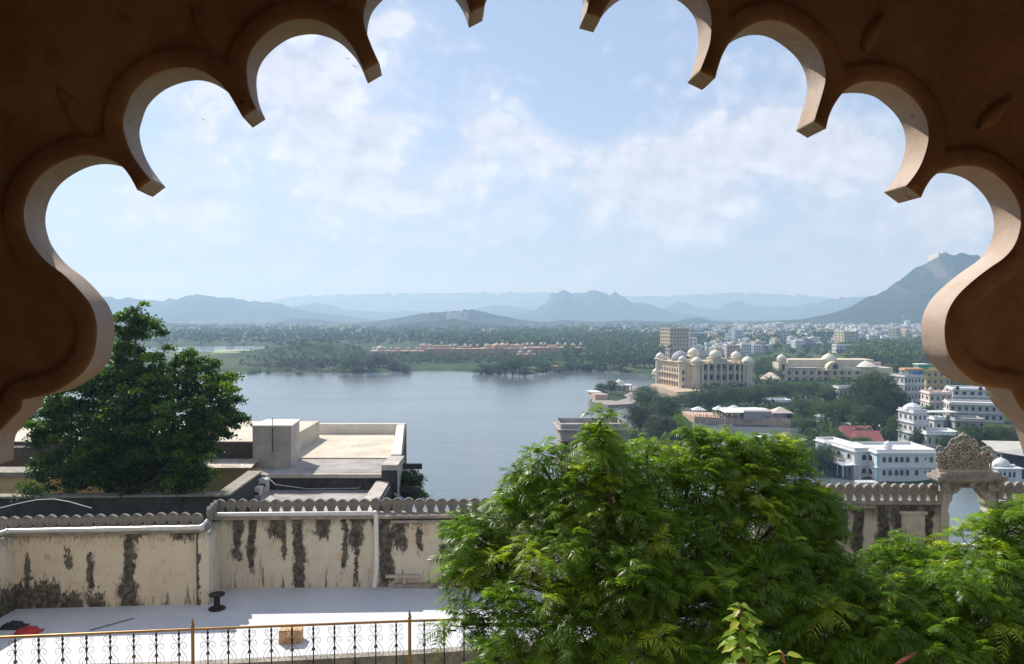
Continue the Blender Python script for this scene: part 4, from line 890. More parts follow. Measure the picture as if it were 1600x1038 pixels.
for p, r in ((w1+Vector((.4, .3)), 2.6), (w2+Vector((1.5, 0)), 3.0)):
    MB().rev(p.x, p.y, [(r+.1, gz0), (r+.1, zt+.4), (r+1.1, zt+.5), (r+1.1, zt+.8), (r+.1, zt+1.4)], 8, a0=.39).build('corner_tower', CREAMS, lp)
    MB().rev(p.x, p.y, dome_prof(r-.1, zt+1.2), 14).build('dome', DOMEW, lp, smooth='all')
for zz in (2.5, 7.5, 11.8): window(lp, w1.x+.4, w1.y-2.2, zz, 1.7, 3.0, False, CREAMS)
p = (w1+w2)/2+Vector((6.5, -2)); b = MB().rev(p.x, p.y, [(6.1, zt-.5), (6.1, zt+1.0)], 8); b.build('dome_drum', CREAMS, lp)
MB().rev(p.x, p.y, [(5.9, zt+.8), (5.8, zt+2.2), (5.2, zt+3.8), (4.1, zt+5.2), (2.6, zt+6.2), (1.0, zt+6.8), (.3, zt+7.0), (.3, zt+7.7), (.02, zt+8.6)], 20).build('broad_dome', DOMEG, lp, smooth='all')
b = MB().box(lx(1075), lx(1099), LY+6, LY+20, zt-2, zt+1.8); b.build('roof_block', CREAMS, lp)
# low lakeside kiosk left of the palace
q = G(1026, 592, 1); kk = root('lake_kiosk', (q.x, q.y, 0), 'small pale domed kiosk at the water edge left of the domed palace', 'kiosk')
chhatri(kk, q.x, q.y, 1.5, 3.0, 3.2)
# terrace wall and shore works below the palace
tw = root('garden_wall', (X(1060, 455), 455, 0), 'tan garden terrace wall below the domed palace', 'wall')
b = MB(); b.prism([(w1.x-9, w1.y-28), (w1.x+16, w1.y-14), (w1.x+14, w1.y-2), (w2.x-2, w2.y-2), (w2.x-6, w2.y-8)], -1, 3.6); b.build('wall_body', mat('tan_wall', (.48, .36, .24), .9, .2, .4), tw)
b = MB()
for i in range(12): b.rev(w1.x-8+i*2, w1.y-28.5+i*1.1, [(.5, 0), (.9, 2.2), (.3, 3.0)], 6)
b.build('pale_shrub', mat('pale_rock', (.55, .5, .38), .9, .3, 1), tw)
# --- second cream palace block
BY = 575.0
def bx(px): return X(px, BY)
def bz(py): return Z(py, BY)
bp = root('long_palace', (bx(1300), BY, 2), 'long cream palace with a central arched dome, half hidden by dark trees', 'palace', 'cream palace blocks')
MB().box(bx(1229), bx(1396), BY, BY+26, 0, bz(575)).build('main_block', CREAMS, bp)
MB().box(bx(1236), bx(1372), BY+6, BY+24, bz(575), bz(563)).build('upper_storey', CREAMS, bp)
b = MB().box(bx(1229)-.6, bx(1276), BY-1.5, BY+3, bz(575.5), bz(574.3)); b.box(bx(1284), bx(1299), BY-1.5, BY+3, bz(579.5), bz(578)); b.box(bx(1311), bx(1322), BY-1.5, BY+3, bz(579.5), bz(578)); b.box(bx(1332), bx(1350), BY-1.5, BY+3, bz(579.5), bz(578)); b.build('eave', DOMEW, bp)
for px in (1234, 1245.5, 1257, 1269, 1281, 1291, 1303, 1316, 1328, 1341):
    for py in (585.5, 596): window(bp, bx(px), BY, bz(py)-.4, 2.6, 3.3, True, CREAMS)
b = MB()
for px in (1230, 1239.5, 1251, 1263, 1275, 1286, 1297, 1310, 1322, 1334, 1347): b.box(bx(px)-.4, bx(px)+.4, BY-1.0, BY+.1, 0, bz(576))
b.box(bx(1229), bx(1350), BY-1.1, BY+.1, bz(589), bz(588)); b.build('balcony_frame', CREAMS, bp)
MB().box(bx(1216), bx(1230), BY-2, BY+12, 0, bz(567)).build('end_tower', CREAMS, bp); window(bp, bx(1223), BY-2, bz(580), 2.4, 5.5, False, CREAMS); window(bp, bx(1223), BY-2, bz(592), 2.4, 3, False, CREAMS)
chhatri(bp, bx(1225), BY+4, bz(566.5), 3.2, 1.4, solid=True)
b = MB().box(bx(1295), bx(1312), BY-2.5, BY+6, 0, bz(578)); b.build('entrance_bay', YELB, bp)
for py in (583.5, 597): window(bp, bx(1303.5), BY-2.5, bz(py)-1.5, 3.0, 3.8, True, CREAMS)
ab = MB(); cxq = bx(1303.5); c0 = bz(578)
arc = [(cxq+6.2*math.cos(a), c0+6.0*math.sin(a)) for a in np.linspace(0, math.pi, 14)]; ab.slab([(cxq+6.2, c0-.5)]+arc+[(cxq-6.2, c0-.5)], BY-3.0, BY+3); ab.build('arched_gable', CREAMS, bp)
window(bp, cxq, BY-3.0, c0+.2, 5.2, 4.6, True, DOMEW)
MB().rev(cxq, BY+9, dome_prof(5.0, bz(567)), 18).build('dome', DOMEW, bp, smooth='all')
MB().rev(bx(1358), BY+5, [(4, bz(580)), (4, bz(574)), (8.5, bz(573.6)), (8.2, bz(573)), (5.4, bz(569.5)), (3.0, bz(566.4)), (1.0, bz(565.2)), (.2, bz(564)), (.05, bz(562.5))], 16).build('tent_dome', DOMEW, bp, smooth=True)
b = MB()
for i, px in enumerate(np.linspace(1370, 1390, 6)): b.rev(bx(px), BY+9+i, [(.7, bz(574)), (.7, bz(570)), (1.2, bz(569.8)), (.6, bz(568)), (.05, bz(566.5))], 6)
b.build('pinnacle', PINKR, bp)
MB().rev(bx(1402), BY-14, [(4.2, 0), (4.2, bz(577)), (4.9, bz(576.5)), (4.9, bz(575)), (4.0, bz(574.5))], 12).build('round_tower', WHT2, bp)
b = MB().rev(X(1204, 545), 545, [(8.5, 2.5), (8.5, 5.5), (9.2, 5.6), (3.0, 9.2), (.2, 10)], 4, a0=.4); tn = b.build('tent', mat('tent_cloth', (.72, .60, .48), .8, .1, .3), org=(X(1204, 545), 545, 2)); tag(tn, 'pale peaked tent between the two cream palaces', 'tent')
# --- pink sandstone palace hotel on the far shore
def cluster(name, label, px0, px1, pyb, pyt, items, m_, z0=3.0, grp='pink palace ranges on the far shore', depth=20, win=True):
    pyt -= 2.2; g = G((px0+px1)/2, pyb, z0); Y0 = g.y; rt = root(name, (g.x, Y0, z0), label, 'palace', grp)
    zt = Z(pyt, Y0); MB().box(X(px0, Y0), X(px1, Y0), Y0, Y0+depth, 0, zt).build('main_block', m_, rt)
    b = MB().box(X(px0, Y0)-.5, X(px1, Y0)+.5, Y0-1, Y0+depth, zt-.4, zt+.1)
    n = int((px1-px0)/2.2)
    for k in range(n): xx = X(px0, Y0)+(X(px1, Y0)-X(px0, Y0))*(k+.5)/n; b.box(xx-.3, xx+.3, Y0-.8, Y0-.4, z0, zt-.3)
    b.build('colonnade', m_, rt)
    if win:
        nw_ = max(2, int((px1-px0)/5))
        for k in range(nw_): window(rt, X(px0, Y0)+(X(px1, Y0)-X(px0, Y0))*(k+.5)/nw_, Y0, z0+1, 1.7, 3.2, True, CREAMS)
    for (px, r, h_, kind) in items:
        xx = X(px, Y0); yy_ = Y0+random.uniform(2, depth*.6)
        if kind == 'c': chhatri(rt, xx, yy_, zt+.1, r, h_, 6, m_, DOMEW)
        elif kind == 'd': MB().rev(xx, yy_, [(r*1.05, zt), (r*1.05, zt+h_), *dome_prof(r, zt+h_, .8)], 16).build('dome', m_, rt, smooth='all')
        else: MB().box(xx-r, xx+r, yy_, yy_+8, zt-.1, zt+h_).build('roof_block', m_, rt)
    return rt
cluster('pink_palace', 'small domed pink pavilion at the left end of the far shore palace', 578, 602, 560, 551, [(592.5, 4.2, 1.2, 'd'), (581, 1.3, 2, 'c'), (600, 1.2, 2, 'c')], CREAMS)
cluster('pink_palace', 'low pink sandstone range with small kiosks in the middle of the far shore', 602, 660, 557, 551, [(609, 1.4, 2.2, 'c'), (618, 3, 3, 'b'), (622, 1.3, 2.2, 'c'), (637, 1.4, 2, 'c'), (650, 1.4, 2, 'c')], PINKS, depth=14)
cluster('pink_palace', 'pink sandstone range with a pale dome and crowded spires above the lawn', 654, 750, 555.5, 547.5, [(661, 4, 1.5, 'd'), (657, 1.4, 3, 'c'), (672, 1.5, 3, 'c'), (688, 9, 3.5, 'b'), (690, 1.3, 5, 'c'), (704, 1.4, 3, 'c'), (711, 1.6, 3, 'c'), (726, 1.6, 3, 'c'), (735, 1.4, 2.5, 'c'), (724, 6, 2.5, 'b'), (746, 1.5, 3, 'c')], PINKS)
cluster('pink_palace', 'broad peach coloured palace range with domes, right of centre on the far shore', 750, 822, 556.5, 547, [(760, 3, 2, 'd'), (766, 5, 4, 'b'), (776, 4.6, 1.4, 'd'), (785, 4.4, 1.4, 'd'), (793, 1.5, 3.2, 'c'), (802, 4, 4, 'b'), (808, 4, 1, 'd'), (817, 1.5, 3, 'c')], mat('peach_sandstone', (.64, .45, .32), .85, .15, .2, fine=10))
cluster('pink_palace', 'peach palace range with a row of white kiosks, rightmost on the far shore', 820, 914, 554, 545.5, [(824, 1.7, 3, 'c'), (832, 1.6, 3, 'c'), (846, 1.6, 3.2, 'c'), (852, 1.6, 3.2, 'c'), (864, 5, 2.6, 'b'), (872, 1.6, 3.2, 'c'), (884, 1.6, 3, 'c'), (896, 3.0, 1.6, 'd'), (908, 1.5, 3, 'c')], mat('peach_sandstone', (.64, .45, .32)))
cluster('pink_palace', 'low pink annexe with a dome between trees near the water', 808, 836, 563, 556, [(814, 2.6, 1.2, 'd'), (828, 2.8, 1.2, 'd')], PINKS, depth=10)
# distant palaces on hills
def hillfort(name, label, px, pb, pt, Y0, wd, m_):
    c = P(px, pb, Y0); k = Y0/F; rt = root(name, c, label, 'palace'); b = MB(); W_ = wd*k; H_ = (pb-pt)*k
    b.box(c.x-W_/2, c.x+W_/2, Y0, Y0+30*k, c.z-10*k, c.z+H_*.55); b.build('main_block', m_, rt)
    b = MB()
    for f_, h_, w_ in ((-.42, .85, .07), (-.2, .75, .12), (.02, .95, .10), (.22, 1.0, .08), (.32, .8, .1), (.46, .5, .06)): b.box(c.x+W_*(f_-w_), c.x+W_*(f_+w_), Y0-k, Y0+8*k, c.z, c.z+H_*h_)
    b.build('tower', m_, rt)
    b = MB()
    for f_ in (-.42, .02, .22): r = W_*.05; b.rev(c.x+W_*f_, Y0+3*k, dome_prof(r, c.z+H_*(.83 if f_ < 0 else .95), .9), 10)
    b.build('dome', DOMEW, rt)
    return rt
hillfort('hill_palace', 'white palace complex crowning the low blue hill in the middle distance', 714, 497, 486, 3290, 32, mat('far_pinkwhite', (.70, .58, .52), .9, .1, .05))
hillfort('hill_palace', 'smaller pale domed building on the slope right of the white hill palace', 766, 522, 514, 1750, 26, PINKR)
hillfort('hilltop_fort', 'pale fort on the summit of the steep hill at the right', 1474, 401, 393.5, 3290, 16, mat('far_cream', (.75, .68, .58), .9, .1, .05))
# --- lake pavilion islet
q = G(958, 618, 1.2); pv = root('lake_pavilion', (q.x, q.y, 0), 'white pavilion with a stone quay on its own small islet left of the dark grove', 'pavilion')
PY = q.y
b = MB(); pp = [tuple(G(a, c, 1.6))[:2] for a, c in ((924, 628), (932, 611), (948, 602), (976, 600), (998, 606), (1000, 618), (992, 631), (950, 633))]; b.prism(pp, -1, 1.6); b.build('quay', STONE, pv)
q = G(972, 612, 1.6); b = MB().box(q.x-6.5, q.x+6.5, q.y, q.y+9, 5.0, 5.6).build('roof_slab', WHT, pv)
for dx in (-6, -3, 0, 3, 6): MB().box(q.x+dx-.3, q.x+dx+.3, q.y+.2, q.y+.8, 1.6, 5.0).build('column', WHT2, pv)
MB().box(q.x-5, q.x+5, q.y+4, q.y+8.5, 1.6, 5.0).build('room', PINKR, pv); MB().rev(q.x-1, q.y+5, [(3.4, 5.6), (2.6, 7.2), (1, 8.4), (.1, 9.2)], 8).build('dome', DOMEW, pv)
q = G(940, 624, 1.6); MB().prism([(q.x-4, q.y-3), (q.x+3, q.y-3), (q.x-1, q.y+18), (q.x-6, q.y+18)], 1.6, 4.6).build('side_wall', PINKS, pv); MB().prism([(q.x-5, q.y+5), (q.x+1, q.y+4), (q.x-1, q.y+16), (q.x-7, q.y+17)], 4.6, 5.1).build('side_roof', WHT, pv)
b = MB().box(X(958, 470), X(962.5, 470), 470, 472, 1, 9).build('gate_pier', WHT2, pv)
# --- ghat restaurant with white canopies
def canopy(px0, px1, pb, pe, pt, label, z0=1.2, col=None, ridge_=False):
    g = G((px0+px1)/2, pb, z0); Y0 = g.y; x0, x1 = X(px0, Y0), X(px1, Y0); ze, zt_ = Z(pe, Y0), Z(pt, Y0); rt = root('canopy', (g.x, Y0, z0), label, 'canopy', 'white canopies over the lakeside terrace')
    d_ = max(6, (x1-x0)*.8)
    if ridge_: vv = [(x0, Y0, ze), (x1, Y0, ze), (x1, Y0+d_, ze+.3), (x0, Y0+d_, ze+.3), (x0+1, Y0+d_/2, zt_), (x1-1, Y0+d_/2, zt_)]; ff = [(0, 1, 5, 4), (2, 3, 4, 5), (1, 2, 5), (3, 0, 4), (3, 2, 1, 0)]
    else: vv = [(x0, Y0, ze), (x1, Y0, ze), (x1, Y0+d_, ze), (x0, Y0+d_, ze), ((x0+x1)/2, Y0+d_/2, zt_)]; ff = [(0, 1, 4), (1, 2, 4), (2, 3, 4), (3, 0, 4), (3, 2, 1, 0)]
    MB().add(vv, ff).build('roof', col or WHT, rt)
    b = MB(); n = max(2, int((x1-x0)/3)+1)
    for k in range(n):
        for yy_ in (Y0+.3, Y0+d_-.3): xx = x0+.2+(x1-x0-.4)*k/(n-1); b.tube([(xx, yy_, -.5), (xx, yy_, ze+.1)], .12, 5)
    b.build('post', WHT2, rt); return rt
gw_ = root('lakeside_terrace', (X(1150, 345), 345, 0), 'long pink walled terrace standing in the water under the white canopies', 'terrace')
q0 = G(1085, 660, 0); q1 = G(1236, 668, 0)
b = MB().prism([(q0.x, q0.y), (q1.x, q1.y), (q1.x+4, q1.y+24), (q0.x-2, q0.y+20)], -1, 2.6); b.build('platform', PINKS, gw_)
b = MB(); n = 46
for k in range(n): t_ = (k+.5)/n; xx = q0.x+(q1.x-q0.x)*t_; yv = q0.y+(q1.y-q0.y)*t_; b.box(xx-.18, xx+.18, yv+.1, yv+.4, 2.6, 3.7)
b.box(q0.x, q1.x, q1.y+.0+(q0.y-q1.y)*.5-.2, q1.y+(q0.y-q1.y)*.5+.2, 3.5, 3.8) if False else None
b.build('balustrade', mat('pale_balustrade', (.6, .5, .42), .9, .2, .5), gw_)
MB().prism([(X(1163, q1.y+6), q1.y+6), (X(1228, q1.y+5), q1.y+5), (X(1228, q1.y+12), q1.y+12), (X(1163, q1.y+12), q1.y+12)], 2.6, 6.3).build('shaded_hall', mat('mauve_screen', (.36, .30, .30), .9, .2, 1), gw_)
canopy(1084, 1106, 654, 641.5, 636, 'leftmost white peaked canopy on the lakeside terrace', 2.6)
canopy(1118, 1136, 652, 641, 635, 'white peaked canopy just right of the dark shrub on the terrace', 2.6)
canopy(1138, 1164, 651, 641, 634, 'tall white peaked canopy near the middle of the terrace', 2.6)
canopy(1133, 1212, 656, 645, 642, 'long low white roof strip along the water', 2.6, None, True)
canopy(1208, 1242, 657, 646, 637, 'cream peaked canopy at the right end of the terrace', 2.6, mat('tent_cloth', (.72, .60, .48)))
# --- generic block buildings with windows
def block(name, label, cat, px0, px1, pb, pt, floors, nwin, m_, Y0=None, z0=2.0, depth=12, rz=0.0, arched=False, frame=None, slab=None, rail=True, group=None, side=3, wfrac=.5):
    Y0 = Y0 or G((px0+px1)/2, pb, z0).y; k = Y0/F; W_ = (px1-px0)*k; H_ = Z(pt, Y0)-z0
    cx, cy = X((px0+px1)/2, Y0), Y0
    rt = root(name, (cx, cy, z0), label, cat, group); rt['_o'] = (0, 0, 0); rt.rotation_euler = (0, 0, rz); sm = slab or m_
    MB().box(-W_/2, W_/2, 0, depth, -3, H_).build('wall', m_, rt)
    b = MB(); fh = H_/floors
    for f_ in range(1, floors): b.box(-W_/2-.5, W_/2+.5, -.9, depth+.3, f_*fh-.12, f_*fh+.1)
    b.box(-W_/2-.6, W_/2+.6, -.9, depth+.4, H_-.15, H_+.12); b.build('ledge', sm, rt)
    pb_ = MB(); 
    for (a, c, d, e) in ((-W_/2, W_/2, 0, .2), (-W_/2, W_/2, depth-.2, depth), (-W_/2, -W_/2+.2, .2, depth-.2), (W_/2-.2, W_/2, .2, depth-.2)): pb_.box(a, c, d, e, H_+.11, H_+1.0)
    pb_.build('parapet', sm, rt)
    for f_ in range(floors):
        for j in range(nwin): window(rt, -W_/2+W_*(j+.5)/nwin, 0, f_*fh+fh*.28, W_/nwin*wfrac, fh*.48, arched, frame or sm)
        for j in range(side): window(rt, -W_/2, depth*(j+.5)/side, f_*fh+fh*.28, depth/side*.4, fh*.48, arched, frame or sm, -math.pi/2)
    rt['_w'] = W_; rt['_h'] = H_; return rt
hv1 = block('white_haveli', 'white lakeside haveli wing with two rows of arched windows standing in the water', 'haveli', 1372, 1466, 754, 708, 2, 1, WHT, Y0=236, z0=.3, depth=15, rz=.02, arched=True, side=2, wfrac=.001)
k = 236/F
for px in (1383.5, 1393, 1403, 1411.5, 1420.5, 1435, 1458):
    for z in (1.6, 5.5): window(hv1, (px-1419)*k, -.01, z, 1.25, 1.9, True, WHT2)
for px in (1449,):
    for z in (2.3, 6.2): window(hv1, (px-1419)*k, -.01, z, .5, .8, False, WHT2)
MB().box(-8.9, -8.3, -.14, -.02, 0, 8.5).build('painted_corner', TEAL, hv1)
b = MB(); W_ = hv1['_w']/2
for j in range(40): b.box(-W_+.3+j*.43, -W_+.45+j*.43, -.8, -.6, hv1['_h']+.1, hv1['_h']+.7)
b.build('roof_railing', WHT, hv1)
chhatri(hv1, -2.6, 6, hv1['_h']+.2, 1.1, .9, 8, WHT, WHT, solid=True)
hv2 = block('white_haveli', 'left wing of the white haveli with a shaded veranda and boat landing', 'haveli', 1336, 1368, 752, 705, 2, 1, WHT, Y0=241, z0=.4, depth=22, rz=.16, arched=True, side=4, wfrac=.28)
b = MB()
for j in range(5): b.tube([(-3.4-2.8, 1+j*3, 0), (-3.4-2.8, 1+j*3, 3.6)], .16, 6)
b.box(-6.6, -3.1, 0, 15, 3.6, 3.85); b.box(-6.6, -6.4, 0, 15, 3.85, 4.6); b.build('veranda', WHT, hv2)
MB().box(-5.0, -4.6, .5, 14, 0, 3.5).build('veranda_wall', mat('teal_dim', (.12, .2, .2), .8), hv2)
# landing stage and boat
q = G(1352, 753, .1); dk = root('landing_stage', (q.x, q.y, 0), 'small white floating landing stage in front of the haveli', 'jetty')
MB().box(X(1341, 235), X(1371, 235), 233, 236.5, -.3, .55).build('deck', WHT2, dk)
MB().add([(X(1345, 236), 236.4, .6), (X(1350, 236), 236.4, .6), (X(1343, 239), 239, 4.2), (X(1338, 239), 239, 4.2)], [(0, 1, 2, 3), (3, 2, 1, 0)]).build('gangway', WHT2, dk)
b = MB()
for j in range(7): xx = X(1343, 235)+j*.85; b.tube([(xx, 233.2, .5), (xx, 233.2, 1.4)], .05, 5)
b.build('handrail', WHT2, dk)
def boat(px, py, L, label, col, canopy_=True, rz=0.0, group=None):
    q = G(px, py, 0); rt = root('boat', (q.x, q.y, 0), label, 'boat', group); rt['_o'] = (0, 0, 0); rt.rotation_euler = (0, 0, rz); b = MB(); n = 12; vv = []
    for i in range(n+1):
        t_ = i/n; x = (t_-.5)*L; w_ = L*.15*math.sin(math.pi*min(1, .12+t_*.86))**.6; sh = .25*abs(2*t_-1)**2
        vv += [(x, -w_, .75+sh), (x, -w_*.7, -.1), (x, w_*.7, -.1), (x, w_, .75+sh), (x, w_*.88, .72+sh), (x, w_*.6, .25), (x, -w_*.6, .25), (x, -w_*.88, .72+sh)]
    ff = []
    for i in range(n):
        for j in range(8): ff.append((i*8+j, (i+1)*8+j, (i+1)*8+(j+1) % 8, i*8+(j+1) % 8))
    ff += [tuple(range(8)), tuple(n*8+k for k in range(7, -1, -1))]
    b.add(vv, ff).build('hull', col, rt)
    if canopy_:
        c = MB(); m_ = 8; v2 = []
        for i in range(2):
            for j in range(m_+1): a = math.pi*(j/m_-.5); v2.append(((-.36+.66*i)*L, math.sin(a)*L*.15, 1.9+.35*math.cos(a)))
        c.add(v2, [(j, j+1, m_+2+j, m_+1+j) for j in range(m_)]+[(m_+1+j, m_+2+j, j+1, j) for j in range(m_)]).build('awning', WHT, rt)
        p_ = MB()
        for x in (-.34, -.02, .28):
            for s_ in (-1, 1): p_.tube([(x*L, s_*L*.12, .5), (x*L, s_*L*.14, 1.95)], .04, 5)
        p_.build('awning_post', WHT2, rt)
    s_ = MB()
    for x in (-.2, 0, .2): s_.box(x*L-.2, x*L+.2, -L*.1, L*.1, .45, .6)
    s_.build('bench', PINKR, rt); return rt
boat(1322, 742, 5.6, 'small boat with a white arched awning moored left of the haveli landing', WHT2)
boat(789, 578.5, 9, 'white boat with an awning at the far shore, leftmost of a loose row', WHT, True, 0, 'boats at the far shore')
boat(797, 578.2, 7, 'second white boat at the far shore, close to the leftmost', WHT, True, 0, 'boats at the far shore')
boat(820, 577.5, 5, 'single small pale boat below the pink annexe at the far shore', WHT, False, 0, 'boats at the far shore')
boat(833, 578.0, 10, 'longest white boat at the far shore, rightmost of the row', WHT, True, 0, 'boats at the far shore')
boat(441, 577.5, 8, 'white boat by the shore of the green knoll at left', WHT, False, 0, 'boats at the far shore')
# far shore jetty hut
q = G(866, 582, .5); jh = root('jetty_hut', (q.x, q.y, 0), 'tiny tan hut on posts in the water off the far shore', 'hut')
MB().box(q.x-3.4, q.x+3.4, q.y, q.y+4, 1.2, 5.2).build('wall', PINKS, jh); b = MB()
for dx in (-3, 0, 3): b.tube([(q.x+dx, q.y+.2, -1), (q.x+dx, q.y+.2, 1.3)], .2, 5)
b.build('post', PINKS, jh); MB().add([(q.x-4, q.y-.6, 5.2), (q.x+4, q.y-.6, 5.2), (q.x+4, q.y+4.6, 5.2), (q.x-4, q.y+4.6, 5.2), (q.x-3, q.y+2, 6.6), (q.x+3, q.y+2, 6.6)], [(0, 1, 5, 4), (2, 3, 4, 5), (1, 2, 5), (3, 0, 4), (3, 2, 1, 0)]).build('roof', ORNG, jh)
# white temple tower with chhatri, right
tt = block('white_tower_house', 'tall white tower house with stacked arcaded storeys and a domed top, behind the haveli', 'house', 1428, 1451, 694, 645, 3, 3, WHT, z0=3, depth=9, rz=.12, arched=True, side=3)
h_ = tt['_h']; MB().rev(0, 4.5, [(3.4, h_), (3.4, h_+.9), (3.0, h_+1.8), (1.6, h_+2.7), (.2, h_+3.1), (.1, h_+4.2)], 8, a0=.39).build('dome', WHT, tt)
block('white_annexe', 'sunlit white annexe with a sloping flat roof right of the tower house', 'house', 1451, 1500, 700, 679, 1, 5, WHT, z0=3, depth=10, rz=-.12, wfrac=.35)
block('white_annexe', 'plain white roof room above the long annexe', 'house', 1462, 1476, 682, 656, 1, 1, WHT, z0=3, depth=5, rz=-.1, wfrac=.3, side=1)
pg = root('pergola', (X(1478, 330), 330, 3), 'pale green and white roof pergola behind the tower house', 'pergola'); b = MB()
for px in range(1452, 1500, 6): b.box(X(px, 330)-.12, X(px, 330)+.12, 330, 330.3, 2, Z(645, 330)); b.box(X(px, 330)-.12, X(px, 330)+.12, 336, 336.3, 2, Z(645, 330))
b.box(X(1450, 330), X(1499, 330), 329.8, 336.5, Z(645, 330), Z(645, 330)+.2); b.build('frame', WHT2, pg); MB().box(X(1452, 330), X(1498, 330), 331, 336, 2, Z(656, 330)).build('room', mat('pale_green_render', (.45, .55, .48), .8, .1, 1), pg)
block('round_fronted_hotel', 'white curved fronted hotel with an orange and blue rooftop awning', 'hotel', 1413, 1447, 627, 589, 3, 6, WHT2, z0=3, depth=12, rz=.15, side=3)
q = G(1430, 627, 3); YQ = q.y
oa = root('roof_awning', (q.x, YQ+3, 20), 'bright orange rooftop awning on the curved white hotel', 'awning'); z = Z(589, YQ)+.9
b = MB()
for i in range(5): b.box(X(1419, YQ)+i*2.1, X(1419, YQ)+i*2.1+1.9, YQ+3, YQ+9, z+2.4+.2*(i % 2), z+3.4)
b.build('cloth', ORNG, oa); b = MB()
for i in range(4): b.tube([(X(1420, YQ)+i*3.2, YQ+3.2, z-1), (X(1420, YQ)+i*3.2, YQ+3.2, z+2.5)], .12, 5)
b.build('post', WHT2, oa)
MB().box(X(1430, YQ), X(1443, YQ), YQ+2, YQ+6, z, z+2.0).build('blue_curtain', mat('blue_curtain', (.10, .2, .45), .8, .15, 1), oa)
block('yellow_haveli', 'ochre yellow haveli with arched upper windows beside the curved white hotel', 'haveli', 1448, 1487, 614, 580, 3, 4, YELB, z0=3, depth=14, rz=.05, arched=True, frame=CREAMS, side=2)
q = G(1445, 614, 3); gr_ = root('roof_room', (X(1447, q.y+4), q.y+4, 18), 'green sheeted room with a white lid on the roof of the yellow haveli', 'roof room')
MB().box(X(1440, q.y), X(1456, q.y), q.y+3, q.y+9, Z(580, q.y)-1, Z(571, q.y)).build('wall', GREENC, gr_); MB().box(X(1439, q.y), X(1457, q.y), q.y+2.6, q.y+9.5, Z(571, q.y), Z(569.5, q.y)).build('roof', WHT, gr_)
tmp = block('pink_haveli', 'pinkish white haveli with stepped front and rooftop kiosks below the yellow one', 'haveli', 1455, 1488, 643, 616, 2, 4, mat('pinkish_white', (.72, .60, .55), .85, .1, .3), z0=3, depth=12, rz=-.15, arched=True, frame=WHT, side=2)
chhatri(tmp, -3.5, 3, tmp['_h'], .9, 1.6, 6, PINKR, WHT); chhatri(tmp, 3.5, 3, tmp['_h'], .9, 1.6, 6, PINKR, WHT)
block('balconied_hotel', 'upper wing of the white balconied hotel beside the right edge of the arch', 'hotel', 1494, 1560, 632, 610, 2, 6, WHT, z0=3, depth=16, rz=-.30, side=2, frame=GREYR)
block('balconied_hotel', 'lower long wing of the white hotel with balconies stepping down to the right', 'hotel', 1490, 1566, 659, 633, 2, 8, WHT2, z0=3, depth=14, rz=-.34, side=2, frame=GREYR, group=None)
block('grey_house', 'low grey house under the balconied hotel', 'house', 1496, 1540, 672, 658, 1, 4, GREYR, z0=3, depth=10, rz=-.2, side=1)
# red tin roofs
rf = root('red_roofed_shed', (X(1350, 290), 290, 3), 'long low shed with bright red pitched tin roofs behind the haveli', 'shed')
for i, (a, c, pe, pr_) in enumerate(((1323, 1372, 683, 668), (1345, 1385, 690, 676))):
    Y0 = 300-i*12; x0, x1 = X(a, Y0), X(c, Y0); ze, zr = Z(pe, Y0), Z(pr_, Y0)
    MB().add([(x0, Y0, ze), (x1, Y0, ze), (x1, Y0+9, ze), (x0, Y0+9, ze), (x0, Y0+5, zr), (x1, Y0+5, zr)], [(0, 1, 5, 4), (2, 3, 4, 5), (1, 2, 5), (3, 0, 4), (3, 2, 1, 0)]).build('roof', REDR, rf)
    MB().box(x0+.4, x1-.4, Y0+.5, Y0+8.6, 0, ze).build('wall', GREYR, rf)
# white marquees behind
for i, (a, c, pb, pe, pt, lb) in enumerate(((1330, 1346, 670, 664, 660, 'white marquee behind the red tin roofs, left one'), (1352, 1372, 672, 665, 661, 'white marquee behind the red tin roofs, middle one'), (1376, 1398, 674, 668, 664, 'white marquee behind the red tin roofs, right one'))): canopy(a, c, pb, pe, pt, lb, 3)['group'] = 'white marquees behind the red roofs'
sh = block('white_pavilion', 'small white pillared pavilion above the trees in front of the long palace', 'pavilion', 1312, 1340, 622, 607, 1, 4, WHT2, z0=5, depth=8, rz=0, side=2)
block('pink_terrace_house', 'flat roofed pink house with a white roof terrace among trees', 'house', 1196, 1238, 641, 628, 1, 4, PINKR, z0=2, depth=10, slab=WHT, side=2)
block('cream_gatehouse', 'small cream gatehouse with white top rising above the neem tree', 'house', 1196, 1212, 712, 686, 2, 2, WHT2, z0=2, depth=6, slab=WHT, side=1)
block('white_cube_house', 'tiny white cube house on the tree slope', 'house', 1282, 1292, 660, 651, 1, 2, WHT, z0=4, depth=4, side=1)
# bastion at centre behind neem
bs = block('lakeside_bastion', 'grey stone lakeside bastion with an open gallery behind the top of the neem tree', 'building', 876, 980, 1000, 671, 1, 1, mat('bastion_stone', (.42, .38, .35), .9, .2, .5, fine=6), Y0=150, z0=-2, depth=9, rz=.05, wfrac=.001, side=1)
k = 150/F; ztop = Z(671, 150)+2
for dx in (-5.2, -3.4, -1.6): MB().box(dx-.7, dx+.7, -.06, -.01, ztop-4.3, ztop-2.4).build('opening', GLASS, bs)
b = MB().box(-6.8, 7, -.9, -.1, ztop-2.1, ztop-1.9); b.box(-6.8, 7, -.9, -.05, ztop-5.0, ztop-4.7); b.build('string_course', COPE, bs)
